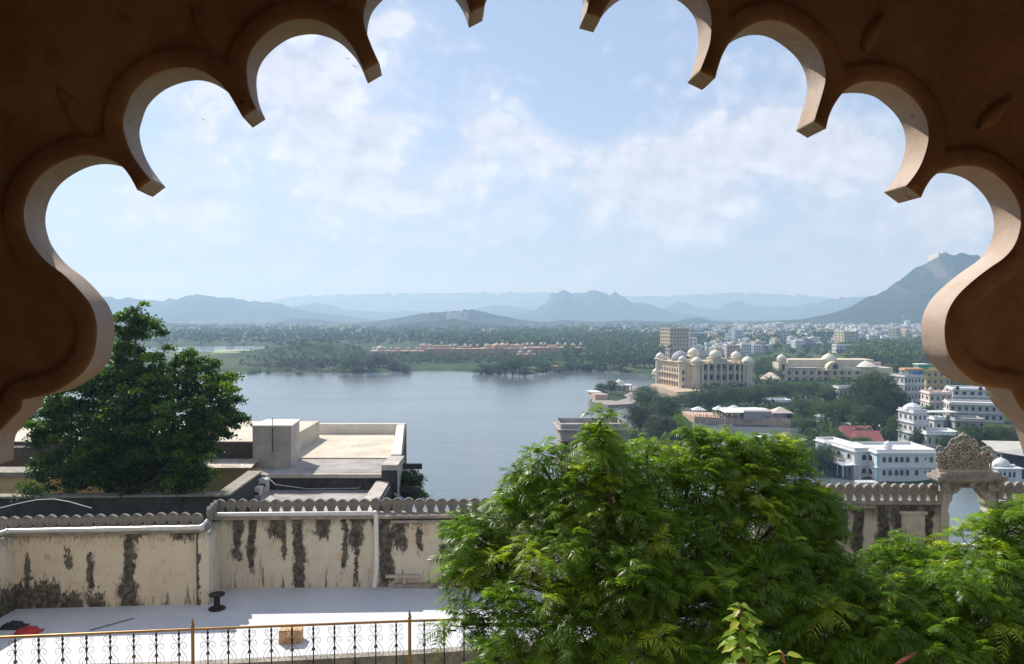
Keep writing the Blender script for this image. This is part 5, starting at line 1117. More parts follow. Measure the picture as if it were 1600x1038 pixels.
# white shrine at the right edge, big roof
sr = root('white_shrine', (X(1582, 215), 215, 0), 'small white marble shrine with a domed roof at the right edge of the lake', 'shrine')
SY = 215; b = MB().box(X(1562, SY), X(1606, SY), SY, SY+8, -1, Z(750, SY)); b.build('plinth', WHT2, sr)
b = MB().box(X(1565, SY), X(1603, SY), SY+.8, SY+7, Z(750, SY), Z(734, SY)); b.build('wall', WHT, sr)
for px in (1569, 1576, 1584, 1591): window(sr, X(px, SY), SY+.8, Z(748, SY), .85, 1.9, True, WHT)
MB().box(X(1563, SY), X(1605, SY), SY+.2, SY+7.6, Z(734, SY), Z(732.5, SY)).build('eave', WHT, sr)
MB().rev(X(1582, SY), SY+4, dome_prof(2.0, Z(732.5, SY), .9), 14).build('dome', WHT, sr, smooth='all')
for px in (1567, 1598): MB().rev(X(px, SY), SY+3, dome_prof(.6, Z(732.5, SY), .9), 10).build('small_dome', WHT, sr, smooth='all')
gh = root('tin_roofed_hall', (X(1590, 236), 236, 0), 'dark hall under a broad pale sloping tin roof at the right edge', 'hall')
x0, x1 = X(1546, 236), X(1680, 236); MB().add([(x0, 232, Z(702, 236)), (x1, 226, Z(722, 236)), (x1+6, 246, Z(702, 236)+.4), (x0+4, 246, Z(700, 236)+.6)], [(0, 1, 2, 3), (3, 2, 1, 0)]).build('roof', mat('pale_tin', (.5, .48, .42), .7, .12, .3), gh)
MB().box(x0+1.5, x1-1, 236, 245, 0, Z(716, 236)).build('wall', mat('hall_dark', (.08, .08, .07), .9, .2, .5), gh)
# tall yellow hotel, water tower
yt = block('yellow_hotel', 'tall pale yellow hotel slab with a busy rooftop, left end of the town', 'hotel', 1046, 1078, 562, 514, 7, 6, mat('pale_yellow_render', (.62, .50, .30), .85, .12, .2), Y0=900, z0=4, depth=26, rz=.25, side=4, slab=PINKR, frame=CREAMS)
wt = root('water_tower', (X(1218, 2050), 2050, 3), 'grey cylindrical water tower on a tall drum above the town roofs', 'water tower')
k = 2050/F; xx = X(1217, 2050); MB().rev(xx, 2050, [(6*k, 0), (6*k, Z(513, 2050))], 16).build('shaft', GREYR, wt)
MB().rev(xx, 2050, [(6.4*k, Z(514, 2050)), (9*k, Z(512, 2050)), (9*k, Z(506, 2050)), (8.2*k, Z(505, 2050)), (2*k, Z(504, 2050))], 20).build('tank', GREYR, wt, smooth=True)
MB().rev(xx+3, 2050, [(6*k, Z(504.8, 2050)), (5*k, Z(503.8, 2050))], 12).build('tank_lid', WHT2, wt)
mast = root('radio_mast', (X(1411, 2500), 2500, 3), 'thin pale mast at the foot of the steep hill', 'mast'); b = MB().tube([(X(1411, 2500), 2500, 0), (X(1411, 2500), 2500, Z(496, 2500))], .8, 5); b.build('pole', WHT2, mast); MB().ball((X(1411, 2500), 2500, Z(495, 2500)), 3.5, 6).build('head', WHT2, mast)

# rooftop tanks and odds and ends on the near white buildings
TANK = mat('black_plastic_tank', (.03, .03, .035), .45, .2, 3)
def tank(px, py, Y0, r, lb, m_=TANK):
    c = P(px, py, Y0); rt = root('water_tank', c, lb, 'water tank', None); n = 12
    MB().rev(c.x, c.y, [(r, c.z), (r, c.z+1.5*r), (r*.93, c.z+1.55*r), (r*1.0, c.z+1.6*r), (r*.6, c.z+2.0*r)], n).build('tank', m_, rt, smooth=True); MB().rev(c.x, c.y, [(r*.3, c.z+2.0*r), (r*.3, c.z+2.2*r)], 8).build('lid', m_, rt)
BLUT = mat('blue_plastic_tank', (.08, .2, .45), .5, .1, 3)
tank(1440, 607, 560, .9, 'black water tank on the yellow haveli roof'); tank(1496, 609, 385, .8, 'black water tank on the upper balconied hotel wing'); tank(1532, 610, 385, .8, 'black water tank further right on the hotel roof')
tank(1462, 703, 243, .55, 'small black water tank on the right end of the haveli roof'); tank(1349, 700, 252, .5, 'small black water tank on the left haveli wing'); tank(1470, 655, 340, .7, 'blue water tank on the plain white roof room', BLUT)
# ------------------------------------------------------------------ town houses
WALLC = {'white': WHT, 'cream': mat('town_cream', (.66, .58, .44), .85, .12, .2, fine=10), 'grey': GREYR, 'pink': PINKR, 'pale blue': mat('town_blue', (.50, .57, .66), .85, .1, .2), 'brown': mat('town_brown', (.30, .22, .18), .9, .15, .2)}
def house_mesh(col, W_, D_, fl, seed):
    r_ = random.Random(seed); b = MB(); H_ = fl*3.1; b.box(-W_/2, W_/2, 0, D_, -3, H_)
    for (a, c, d, e) in ((-W_/2, W_/2, 0, .25), (-W_/2, W_/2, D_-.25, D_), (-W_/2, -W_/2+.25, .25, D_-.25), (W_/2-.25, W_/2, .25, D_-.25)): b.box(a, c, d, e, H_, H_+.9)
    x = r_.uniform(-W_*.3, W_*.2); b.box(x, x+3, D_*.5, D_*.5+3, H_, H_+2.6)
    if r_.random() < .6: b.rev(x+1.5, D_*.5+1.5, [(.7, H_+2.6), (.7, H_+3.8), (.2, H_+4.1)], 8, 1)
    if r_.random() < .5: b.box(-W_/2, W_/2, -1.2, -.02, 3.0, 3.2); b.box(-W_/2, W_/2, -1.2, -1.0, 3.2, 4.0)
    n = max(2, int(W_/3))
    for f_ in range(fl):
        for j in range(n):
            if r_.random() < .85:
                xx = -W_/2+W_*(j+.5)/n; b.box(xx-.6, xx+.6, -.05, -.01, f_*3.1+1.0, f_*3.1+2.3, 1); b.box(xx-.8, xx+.8, -.45, -.01, f_*3.1+2.4, f_*3.1+2.5)
        for j in range(2):
            yy_ = D_*(j+.5)/2; b.box(-W_/2-.05, -W_/2-.01, yy_-.6, yy_+.6, f_*3.1+1.0, f_*3.1+2.3, 1)
    return meshdata(b, 'house', [WALLC[col], GLASS])
HM_ = []
for i, (col, W_, D_, fl) in enumerate((('white', 9, 9, 2), ('white', 12, 10, 3), ('white', 8, 8, 4), ('white', 16, 10, 2), ('white', 7, 9, 1), ('white', 10, 9, 3), ('cream', 10, 9, 3), ('cream', 14, 10, 2), ('cream', 9, 9, 4), ('grey', 13, 11, 3), ('grey', 9, 9, 2), ('pink', 10, 10, 3), ('pink', 8, 9, 2), ('pale blue', 9, 9, 3), ('brown', 14, 10, 3))):
    HM_.append((col, fl, W_, house_mesh(col, W_, D_, fl, i)))
placed = []
FW = {1: 'single storey', 2: 'two storey', 3: 'three storey', 4: 'four storey'}
def zone_name(px):
    return ('left of the yellow hotel' if px < 1045 else 'just right of the yellow hotel' if px < 1120 else 'between the yellow hotel and the water tower' if px < 1200 else 'below and right of the water tower' if px < 1270 else 'around the middle of the town' if px < 1340 else 'right of the stepped cream block' if px < 1390 else 'at the right end of the town under the steep hill')
def row_name(py): return 'far' if py < 519 else 'middle' if py < 531 else 'near'
_old_zone = zone_name
def zone_name(px):
    return ('left of yellow hotel' if px < 1045 else 'right of yellow hotel' if px < 1120 else 'left of water tower' if px < 1200 else 'right of water tower' if px < 1270 else 'beside dark domed building' if px < 1340 else 'right of cream stepped block' if px < 1390 else 'under the steep hill')
def town(n, fx, fy, dens=1.0, sc=1.0, mx=.8):
    k = 0; tries = 0
    while k < n and tries < n*60:
        tries += 1; px = fx(); py = fy(px); g = G(px, py, 3)
        if g.y > 4200: continue
        if any(abs(px-a) < mx*14*F/g.y*.55 and abs(g.y-b_) < 14 for a, b_ in placed): continue
        placed.append((px, g.y)); col, fl, W_, me = random.choices(HM_, [5, 5, 3, 4, 4, 5, 3, 2, 2, 2.5, 2, 2, 2, 1, 1.2])[0]
        o = bpy.data.objects.new('house', me); S.collection.objects.link(o); o.location = (g.x, g.y, gz(g.x, g.y)); o.rotation_euler = (0, 0, random.uniform(-.5, .6)); s_ = sc*random.uniform(.85, 1.3); o.scale = (s_, s_, s_*random.uniform(.85, 1.15))
        tag(o, '%s %s house in %s town rows, %s' % (FW[fl], col, row_name(py), zone_name(px)), 'house', 'town houses below the hills, %s, %s' % (row_name(py), zone_name(px))); k += 1
town(150, lambda: random.uniform(1078, 1440), lambda px: random.triangular(512.5, 537, 518), sc=1.3, mx=.62)
town(34, lambda: random.uniform(1085, 1330), lambda px: random.uniform(528, 546), sc=1.0)
town(26, lambda: random.uniform(1040, 1200), lambda px: random.uniform(540, 556), sc=1.0)
town(34, lambda: random.uniform(921, 1046), lambda px: random.uniform(517, 524.5), sc=1.0)
town(24, lambda: random.uniform(1200, 1440), lambda px: random.uniform(511.5, 515), sc=1.2)
block('cream_stepped_block', 'tall stepped cream apartment block in the middle of the town', 'apartment block', 1318, 1342, 541, 519, 5, 5, WALLC['cream'], z0=3, depth=24, rz=.2, side=3)
block('low_white_block', 'long white two storey block in front of the stepped cream one', 'building', 1307, 1350, 551, 540, 2, 9, WHT, z0=3, depth=12, rz=.05, side=2)
tp = MB().box(X(1294, 1050), X(1320, 1050), 1048, 1056, 2, Z(545.5, 1050)).box(X(1292, 1050), X(1322, 1050), 1046, 1058, Z(545.5, 1050), Z(544.5, 1050)).build('blue_sheeted_shed', BLUE, org=(X(1307, 1050), 1050, 3)); tag(tp, 'bright blue sheeted shed left of the long white block', 'shed')
block('dark_mall', 'wide dark grey building with a domed roof in the middle of the town', 'building', 1270, 1330, 531, 520, 3, 10, mat('dark_slate', (.16, .16, .18), .85, .2, .1), z0=3, depth=40, rz=0, side=2)
block('brown_block', 'dark brown block beside the yellow hotel', 'building', 1078, 1104, 535, 521, 4, 5, WALLC['brown'], z0=3, depth=24, rz=.1, side=2, slab=WHT)
block('white_stepped_house', 'white stepped house at the foot of the brown block', 'house', 1070, 1090, 552, 529, 4, 3, WHT, z0=3, depth=14, rz=.2, side=2)
block('tan_block', 'wide tan block with ruled windows under the yellow hotel', 'building', 1046, 1092, 569, 546, 3, 8, mat('tan_block', (.42, .35, .27), .9, .15, .2), z0=3, depth=14, rz=.1, side=2)
block('drum_house', 'white block with an overhanging slab roof under the water tower', 'building', 1212, 1234, 534, 518, 4, 4, WHT2, z0=3, depth=20, rz=.1, side=2, slab=GREYR)
block('pale_office', 'pale blue grey office slab left of the water tower', 'building', 1148, 1160, 538, 517, 6, 3, WALLC['pale blue'], z0=3, depth=14, rz=.2, side=2)
block('pink_stepped_house', 'pinkish house with an arched top storey just above the palace roofs', 'house', 1136, 1156, 558, 541, 3, 4, PINKR, z0=3, depth=10, rz=-.1, arched=True, side=1, frame=WHT)
# ------------------------------------------------------------------ trees
def trees(px0, px1, py0, py1, n, h0, h1, kinds, label, group, wr=1.3, jit=1):
    for i in range(n):
        px = px0+(px1-px0)*(i+.5+random.uniform(-.4, .4)*jit)/n; py = random.uniform(py0, py1); k = G(px, py, 2).y/F
        h_ = random.uniform(h0, h1)/k; tree(px, py, py-h_, h_*random.uniform(.9, 1.15)*wr, random.choice(kinds), label, group)
D, B_, O_ = 'dark', 'bright', 'olive'
trees(372, 470, 578, 581, 9, 3, 6, [O_, D], 'low olive green bush on the left end of the far shore', 'bushes at the left end of the far shore')
trees(440, 540, 566, 577, 14, 4, 7, [O_, D, O_], 'scrubby tree on the green knoll at left', 'trees on the green knoll')
trees(415, 470, 552, 562, 6, 3, 5, [O_], 'pale olive shrub on the slope of the knoll', 'shrubs on the knoll')
trees(535, 640, 574, 580, 15, 8, 12, [D, D, O_], 'dark rounded tree along the shore left of the lawn', 'shore trees left of the lawn')
trees(560, 690, 567, 572, 12, 4, 6.5, [D, B_, D], 'tree in the second row below the pink palace, left part', 'second row trees, left part')
trees(688, 748, 560, 567, 7, 4, 6, [B_, D], 'small green tree around the lawn below the pink palace', 'small trees round the lawn')
trees(748, 782, 577, 582, 4, 9, 13, [D, D], 'dark tree right of the lawn at the water', 'shore trees right of the lawn')
trees(785, 822, 579, 583, 4, 15, 18, [D], 'tall dark tree of the large clump on the shore, centre', 'large dark clump on the shore')
trees(835, 905, 576, 580, 9, 8, 13, [D, D, B_], 'dark tree on the shore right of the hut', 'shore trees right of the hut')
trees(760, 915, 566, 571, 11, 4, 7, [D, D, O_], 'tree in the second row below the peach palace range', 'second row trees, right part')
trees(905, 1035, 573, 578, 15, 10, 14, [D, D, B_], 'dark shore tree between the peach palace and the domed palace', 'shore trees left of the domed palace')
trees(905, 1045, 560, 567, 14, 10, 14, [D, B_, D], 'wood edge tree behind the shore left of the domed palace', 'wood edge trees left of the domed palace')
trees(1180, 1222, 575, 598, 10, 9, 12, [D, D, B_], 'dark tree filling the gap between the two cream palaces', 'trees between the two cream palaces')
trees(1395, 1445, 556, 590, 16, 8, 13, [D, B_, D], 'green tree on the slope behind the curved white hotel', 'trees behind the curved white hotel')
trees(1200, 1400, 555, 566, 22, 7, 10, [D, D, B_], 'tree in the belt behind the long palace', 'trees behind the long palace')
trees(1180, 1440, 541, 553, 22, 6, 10, [D, B_, D], 'tree among the near town houses', 'trees among the near town houses')
# individually seen trees: px, base, top, width, kind, label
for a in ((1086, 640, 601, 36, D, 'round dark tree at the foot of the domed palace front, leftmost'), (1110, 640, 603, 40, D, 'round dark tree under the palace front, second from the left'),
          (1138, 642, 602, 42, D, 'broad dark tree under the right half of the domed palace'), (1165, 643, 604, 36, B_, 'mid green tree in front of the palace end tower'),
          (1182, 641, 600, 40, D, 'dark tree right of the domed palace front'), (1062, 628, 611, 34, D, 'low dark tree left of the pale shore rocks'),
          (1204, 628, 600, 30, D, 'dark tree behind the pink terrace house'), (1228, 627, 599, 34, D, 'dark tree under the left end of the long palace'),
          (1248, 622, 600, 30, B_, 'mid green tree under the long palace, left'), (1272, 626, 599, 38, D, 'dark tree under the entrance bay of the long palace'),
          (1296, 632, 604, 40, D, 'dark tree just left of the white pillared pavilion'), (1322, 640, 612, 34, D, 'dark tree below the white pillared pavilion'),
          (1258, 652, 622, 44, D, 'dark tree right of the pink terrace house'), (1288, 664, 622, 50, B_, 'bright green rounded tree in the middle of the grove, left'),
          (1318, 668, 620, 52, B_, 'bright green rounded tree in the middle of the grove, right'), (1345, 650, 588, 52, O_, 'tall grey green tree left of centre in the big grove'),
          (1372, 672, 572, 66, D, 'tallest dark tree in front of the long palace'), (1396, 668, 596, 54, O_, 'grey green tree at the right side of the big grove'),
          (1352, 680, 630, 56, D, 'dark tree above the red tin roofs'), (1414, 690, 640, 52, B_, 'mid green tree left of the white tower house'), (1436, 700, 668, 34, O_, 'olive tree behind the haveli dome'),
          (1262, 727, 664, 74, D, 'large dark tree left of the haveli, behind the neem'), (1290, 730, 668, 50, D, 'dark tree with a sunlit flank beside the haveli veranda'), (1240, 700, 664, 50, D, 'dark tree behind the cream gatehouse'),
          (1308, 704, 672, 40, D, 'dark tree just behind the haveli'), (1255, 668, 644, 50, B_, 'light green tree on the slope behind the terrace'),
          (1010, 640, 598, 50, D, 'rounded dark tree at the back of the island grove'), (1040, 660, 612, 54, D, 'dark tree at the right of the island grove'),
          (1000, 680, 622, 60, O_, 'grey green tree at the left of the island grove'), (1036, 700, 640, 66, O_, 'large grey green tree at the front of the island grove, right'),
          (985, 706, 655, 56, D, 'dark tree at the front of the island grove, left'), (1062, 690, 650, 50, D, 'dark tree overhanging the channel'),
          (939, 616, 592, 24, D, 'dark tree on the pavilion islet, left'), (956, 617, 594, 22, D, 'dark tree on the pavilion islet, right'),
          (1522, 712, 658, 54, D, 'dark tree behind the gateway crest, left'), (1556, 716, 662, 56, D, 'dark tree behind the gateway crest, right'), (1584, 712, 664, 46, O_, 'olive tree at the edge of the arch'),
          (1482, 706, 676, 32, D, 'dark tree between the annexe and the crest'), (1490, 652, 626, 30, B_, 'green tree between the pink haveli and the balconied hotel'), (1480, 612, 588, 34, D, 'dark tree behind the yellow haveli'),
          (1506, 608, 590, 36, D, 'dark tree at the edge of the arch above the balconied hotel'), (1450, 660, 634, 26, B_, 'bright tree behind the tower house dome'), (1345, 700, 682, 44, B_, 'green hedge tree in front of the red roofs')):
    tree(a[0], a[1], a[2], a[3], a[4], a[5], None, near=True)
for i, (px, py) in enumerate(((1224, 616), (1262, 640), (1172, 622), (1108, 628))):
    q = G(px, py, 2); o = MB().add([(q.x-.8, q.y, 2), (q.x+.9, q.y, 2), (q.x+.6-i*.3, q.y+.5, 5), (q.x-.4-i*.5, q.y+.4, 9.5), (q.x-1.2, q.y+.3, 6), (q.x, q.y+2, 4)], [(0, 1, 2, 3, 4), (1, 5, 3, 2), (5, 0, 4, 3)]).build('white_sail_awning', WHT2, org=q)
    tag(o, ('white pointed sail awning by the pink terrace house', 'white pointed sail awning at the bright green trees', 'pale sail awning among the palace trees, right', 'pale sail awning among the palace trees, left')[i], 'awning')
# far woods: stuff
def wood(name, label, n, fpx, fpy, hh, m_, k=26, sz=1.0):
    C = []; T = []; SZ = []
    for i in range(n):
        px = fpx(); py = fpy(px); g = G(px, py, 2); z0 = gz(g.x, g.y)
        if z0 < .2: continue
        h_ = random.uniform(*hh); q = rng.normal(size=(k, 3)); q /= np.linalg.norm(q, axis=1)[:, None]; q *= (rng.uniform(.5, 1, k)**.5)[:, None]
        C.append(np.array([g.x, g.y, z0+h_*.5])+q*np.array([h_*.62, h_*.62, h_*.5])); T.append(np.clip(random.uniform(.05, .75)+rng.normal(0, .1, k)+q[:, 2]*.1, 0, 1)); SZ.append(np.full(k, h_*.17*sz))
    C = np.concatenate(C); V, Fq = leaf_cards(C, np.concatenate(SZ)); ob = bpy.data.objects.new(name, npmesh(name, V, Fq, m_, attr=np.repeat(np.concatenate(T), 4))); S.collection.objects.link(ob); tag(ob, label, 'wood', kind='stuff')
u_ = random.uniform
wood('wood', 'dense dark wood between the peach palace and the town', 700, lambda: u_(885, 1050), lambda px: random.triangular(524, 572, 540), (8, 13), LEAF_FAR, 30)
wood('wood', 'wood and hedges round the pink palace on the far shore', 420, lambda: u_(540, 900), lambda px: u_(558, 568), (3.5, 6), LEAF_FAR, 26)
wood('wood', 'rising wood behind the pink palace', 400, lambda: random.triangular(690, 900, 760), lambda px: u_(527, 545), (9, 15), LEAF_FAR, 24)
wood('scrub', 'olive scrub covering the knoll and the flat land at left', 1100, lambda: random.triangular(370, 600, 480), lambda px: u_(550, 580), (1.5, 3.6), LEAF_OLIVE, 14, 1.5)
wood('wood', 'far wooded plain below the hills', 2300, lambda: u_(150, 1300), lambda px: random.triangular(506, 541, 525), (9, 15), LEAF_FAR, 12, 1.7)
wood('wood', 'green wooded slope right of the town', 520, lambda: u_(1330, 1500), lambda px: u_(540, 572), (8, 13), LEAF_MID, 26)
wood('wood', 'trees filling the gaps between the town houses', 240, lambda: u_(1050, 1450), lambda px: random.triangular(512, 552, 545), (6, 10), LEAF_FAR, 18, 1.2)
wood('scrub', 'undergrowth below the palaces and the grove', 900, lambda: u_(1085, 1420), lambda px: u_(600, 690), (3, 6), LEAF_FAR, 26)
tb_ = MB()
for i in range(420):
    px = u_(1075, 1450); py = random.triangular(508.5, 530, 512); q = G(px, py, 3); W_, H_ = u_(8, 18), u_(5, 13); z_ = gz(q.x, q.y)
    if any(abs(px-a) < 10*F/q.y*.5 and abs(q.y-b2) < 14 for a, b2 in placed): continue
    tb_.obox((q.x, q.y), (1, u_(-.4, .4)), W_, u_(8, 14), z_-2, z_+H_, random.choice((0, 0, 0, 1, 2, 3))); tb_.obox((q.x+u_(-3, 3), q.y+2), (1, 0), 3, 3, z_+H_, z_+H_+2.4, 0)
    for f_ in range(int(H_/3)): tb_.obox((q.x, q.y-4.2), (1, 0), W_*.75, .1, z_+f_*3+1.2, z_+f_*3+2.1, 4) if random.random() < .6 else None
tag(tb_.build('far_town', [WHT, WALLC['cream'], GREYR, PINKR, GLASS]), 'dense pale mass of small roofs in the farthest part of the town', 'town', kind='stuff')
# far hamlets at left
FH = []
for i in range(26):
    px = random.choice((u_(250, 330), u_(440, 600), u_(800, 840))); py = random.uniform(514, 531)
    g = G(px, py, 3); col, fl, W_, me = random.choice(HM_[:6]); o = bpy.data.objects.new('house', me); S.collection.objects.link(o); o.location = (g.x, g.y, gz(g.x, g.y)); o.scale = (1.2, 1.2, 1.1); o.rotation_euler = (0, 0, u_(-.4, .4))
    tag(o, 'tiny white house among the far woods %s' % ('at far left' if px < 340 else 'below the blue hills left of centre' if px < 620 else 'right of the small hill palace'), 'house', 'hamlet houses in the far woods %s' % ('at far left' if px < 340 else 'left of centre' if px < 620 else 'right of centre'))
# pale fields and lawn
FIELD = mat('pale_field', (.30, .34, .16), .9, .2, .01)
for i, (a, b_, y0, y1) in enumerate(((330, 372, 549.5, 551.5), (335, 425, 546.6, 548.5), (515, 570, 543.6, 545.4))):
    q = [G(a, y1, 3.3), G(b_, y1, 3.3), G(b_+4, y0, 3.3), G(a+4, y0, 3.3)]; o = MB().add(q, [(0, 1, 2, 3)]).build('field', FIELD); tag(o, kind='structure')
# ------------------------------------------------------------------ left tree by the courtyard
LEAF_L = leafmat('left_tree_leaf', (.018, .044, .009), (.048, .115, .016), (.16, .27, .035), .42, .45)
def blob_tree(blobs, kper, size, seed, shell=.5):
    """blobs: centre xyz, radii -> leaf sprays in clumps"""
    r_ = np.random.default_rng(seed); C = []; T = []
    for (c, rad) in blobs:
        rad = np.array(rad); nc = int(max(6, kper*rad[0]*rad[2])); 
        for i in range(nc):
            d = r_.normal(size=3); d /= np.linalg.norm(d); p = np.array(c)+d*rad*r_.uniform(shell, 1.22)
            rc = r_.uniform(.22, .6); n = int(190*rc/.5); q = r_.normal(size=(n, 3))*np.array([rc, rc, rc*.5])*.62; q[:, 2] -= .35*(q[:, 0]**2+q[:, 1]**2)
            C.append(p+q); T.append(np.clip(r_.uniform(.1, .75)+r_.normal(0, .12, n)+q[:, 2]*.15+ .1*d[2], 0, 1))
    C = np.concatenate(C); T = np.concatenate(T); V, Fq = leaf_cards(C, size*r_.uniform(.7, 1.3, len(C)), up=.5); return V, Fq, np.repeat(T, 4)
TY = 55.0; kx = TY/F
lt = root('shade_tree', (X(225, TY), TY, 33), 'big dark leafy tree with a lighter top tuft standing behind the courtyard wall at left', 'tree'); lt['_o'] = (0, 0, 0); lt.location = (0, 0, 0)
bl = []
for (px, py, rx, rz_, dy) in ((212, 500, 42, 26, 0), (200, 520, 30, 22, 1), (188, 580, 44, 34, 0), (202, 546, 24, 16, 0), (240, 590, 45, 32, -1), (150, 600, 60, 42, 0), (310, 585, 45, 32, 0), (335, 625, 42, 36, -1), (360, 650, 30, 24, 0), (255, 640, 60, 50, -1.5), (180, 655, 65, 48, -1.5),
                         (105, 645, 48, 40, 0), (80, 675, 38, 26, 0), (320, 675, 45, 32, -1), (250, 700, 70, 40, -1), (160, 705, 65, 42, -1), (130, 740, 45, 25, -.5), (225, 740, 50, 26, 0), (290, 725, 40, 20, 0), (345, 600, 26, 22, 0), (285, 555, 26, 18, .5)):
    c = P(px, py, TY+dy*1.2); bl.append(((c.x, c.y, c.z), (rx*kx, rx*kx*.85, rz_*kx)))
bl += [((P(90, 735, TY).x, TY, P(90, 735, TY).z), (2.2, 2, 1.3)), ((P(300, 745, TY).x, TY-1, P(300, 745, TY).z), (1.8, 1.6, 1.1)), ((P(200, 720, TY).x, TY, P(200, 720, TY).z), (3.6, 2.6, 2.0))]
V, Fq, Tt = blob_tree(bl, 13, .108, 3, .3)
me = npmesh('crown', V, Fq, LEAF_L, attr=Tt); o = bpy.data.objects.new('crown', me); S.collection.objects.link(o); o.parent = lt
b = MB(); q0 = P(215, 800, TY); b.tube([(q0.x, TY, 30), P(212, 770, TY), P(205, 730, TY), P(215, 680, TY)], [.55, .45, .38, .28], 8)
for e in ((150, 660), (260, 640), (310, 650), (120, 690), (200, 580), (212, 520), (340, 640)): b.tube([P(207, 742, TY), P((207+e[0])/2, (742+e[1])/2+6, TY-.5), P(e[0], e[1], TY-.3)], [.26, .17, .07], 6)
b.tube([P(175, 755, TY-1), P(215, 765, TY-.5), P(240, 752, TY-1), P(262, 735, TY-1)], [.12, .22, .15, .08], 6)
b.build('trunk', BARK, lt, smooth=True)
c = P(640, 762, 63); sb = root('bush', (0, 0, 0), 'dark bush showing at the right foot of the flat roofed building', 'bush'); V, Fq, Tt = blob_tree([((c.x, 63, c.z), (.95, .9, 1.1)), ((c.x-.3, 63, c.z+.9), (.6, .6, .7))], 24, .13, 4)
o = bpy.data.objects.new('foliage', npmesh('foliage', V, Fq, LEAF_L, attr=Tt)); S.collection.objects.link(o); o.parent = sb; MB().tube([(c.x, 63, 28), (c.x, 63, c.z)], .08, 5).build('stem', BARK, sb)
c = P(52, 765, 50); sb = root('bush', (0, 0, 0), 'small yellow green sprig above the courtyard wall at far left', 'bush'); V, Fq, Tt = blob_tree([((c.x, 50, c.z), (.55, .4, .3))], 40, .10, 5)
o = bpy.data.objects.new('foliage', npmesh('foliage', V, Fq, LEAF_MID, attr=Tt+.2)); S.collection.objects.link(o); o.parent = sb; MB().tube([(c.x, 50, c.z-1), (c.x, 50, c.z)], .03, 5).build('stem', BARK, sb)
# ------------------------------------------------------------------ neem trees close to the arch
NEEM = leafmat('neem_leaflet', (.058, .115, .012), (.145, .265, .022), (.30, .38, .035), .50, .36)
def neem_mesh(shoots, seed):
    """shoots: N x (x,y,z, dx,dy,dz, scale, tint); each is a rosette of arching pinnate fronds"""
    r_ = np.random.default_rng(seed); O = []; Dr = []; L = []; T = []; UP = []
    for s_ in shoots:
        p = s_[:3]; d = s_[3:6]/np.linalg.norm(s_[3:6]); nf = r_.integers(7, 12)
        a = np.cross(d, [0.3, .2, 1.0]); a /= np.linalg.norm(a)+1e-9; b_ = np.cross(d, a); a0 = r_.uniform(0, 6.28)
        for j in range(nf):
            an = a0+j*2.4; el = r_.uniform(.15, 1.0); v_ = (a*math.cos(an)+b_*math.sin(an))*math.cos(el)+d*math.sin(el)
            O.append(p-d*r_.uniform(0, .12)*s_[6]); Dr.append(v_); L.append(r_.uniform(.20, .36)*s_[6]); T.append(s_[7]+r_.normal(0, .06)+(.10 if el > .8 else 0))
    O = np.array(O); Dr = np.array(Dr); L = np.array(L); T = np.array(T); n = len(O); NP_ = 9
    Dr[:, 2] += .18; Dr /= np.linalg.norm(Dr, axis=1)[:, None]
    droop = r_.uniform(.5, 1.15, n); tw = r_.uniform(-.6, .6, n); V = []; A = []; side = np.cross(Dr, np.array([0, 0, 1.0])); side /= np.linalg.norm(side, axis=1)[:, None]+1e-9
    nr = np.cross(side, Dr); c_, s2 = np.cos(tw)[:, None], np.sin(tw)[:, None]; side = side*c_+nr*s2
    def pos(t_): return O+Dr*(L*t_)[:, None]+np.array([0, 0, -1.0])*(L*droop*.62*t_*t_)[:, None]
    def tan(t_): v_ = Dr+np.array([0, 0, -1.0])*(droop*1.24*t_)[:, None]; return v_/np.linalg.norm(v_, axis=1)[:, None]
    quads = []
    for i in range(NP_+1):
        t_ = .16+.84*i/NP_; p = pos(t_); tg = tan(t_); pr = L*(.33*math.sin(math.pi*(.18+.74*t_))**.8); up_ = np.cross(side, tg)
        for s_ in ((-1, 1) if i < NP_ else (0,)):
            jit = r_.normal(0, .10, (n, 3)); d = tg*(.45 if s_ else 1)+side*s_*.9-np.abs(up_)*0-up_*.22+jit; d /= np.linalg.norm(d, axis=1)[:, None]
            wv = np.cross(d, up_); wv /= np.linalg.norm(wv, axis=1)[:, None]; ln = pr[:, None]*r_.uniform(.85, 1.1, (n, 1)); wd = ln*.088*(1+.0*i)
            m1 = p+d*ln*.42+tg*ln*.05; tip = p+d*ln*.98-np.array([0, 0, .16])*ln+tg*ln*.12
            V.append(np.stack([p, m1-wv*wd, tip, m1+wv*wd], 1)); A.append(np.repeat((T+r_.normal(0, .05, n))[:, None], 4, 1))
    # rachis as thin ribbons
    for i in range(4):
        p0, p1 = pos(i/4), pos((i+1)/4); w_ = side*.0022; V.append(np.stack([p0-w_, p0+w_, p1+w_, p1-w_], 1)); A.append(np.repeat((T+.1)[:, None], 4, 1))
    V = np.concatenate(V); A = np.clip(np.concatenate(A).ravel(), 0, 1); return V.reshape(-1, 3), np.arange(len(V)*4).reshape(-1, 4), A
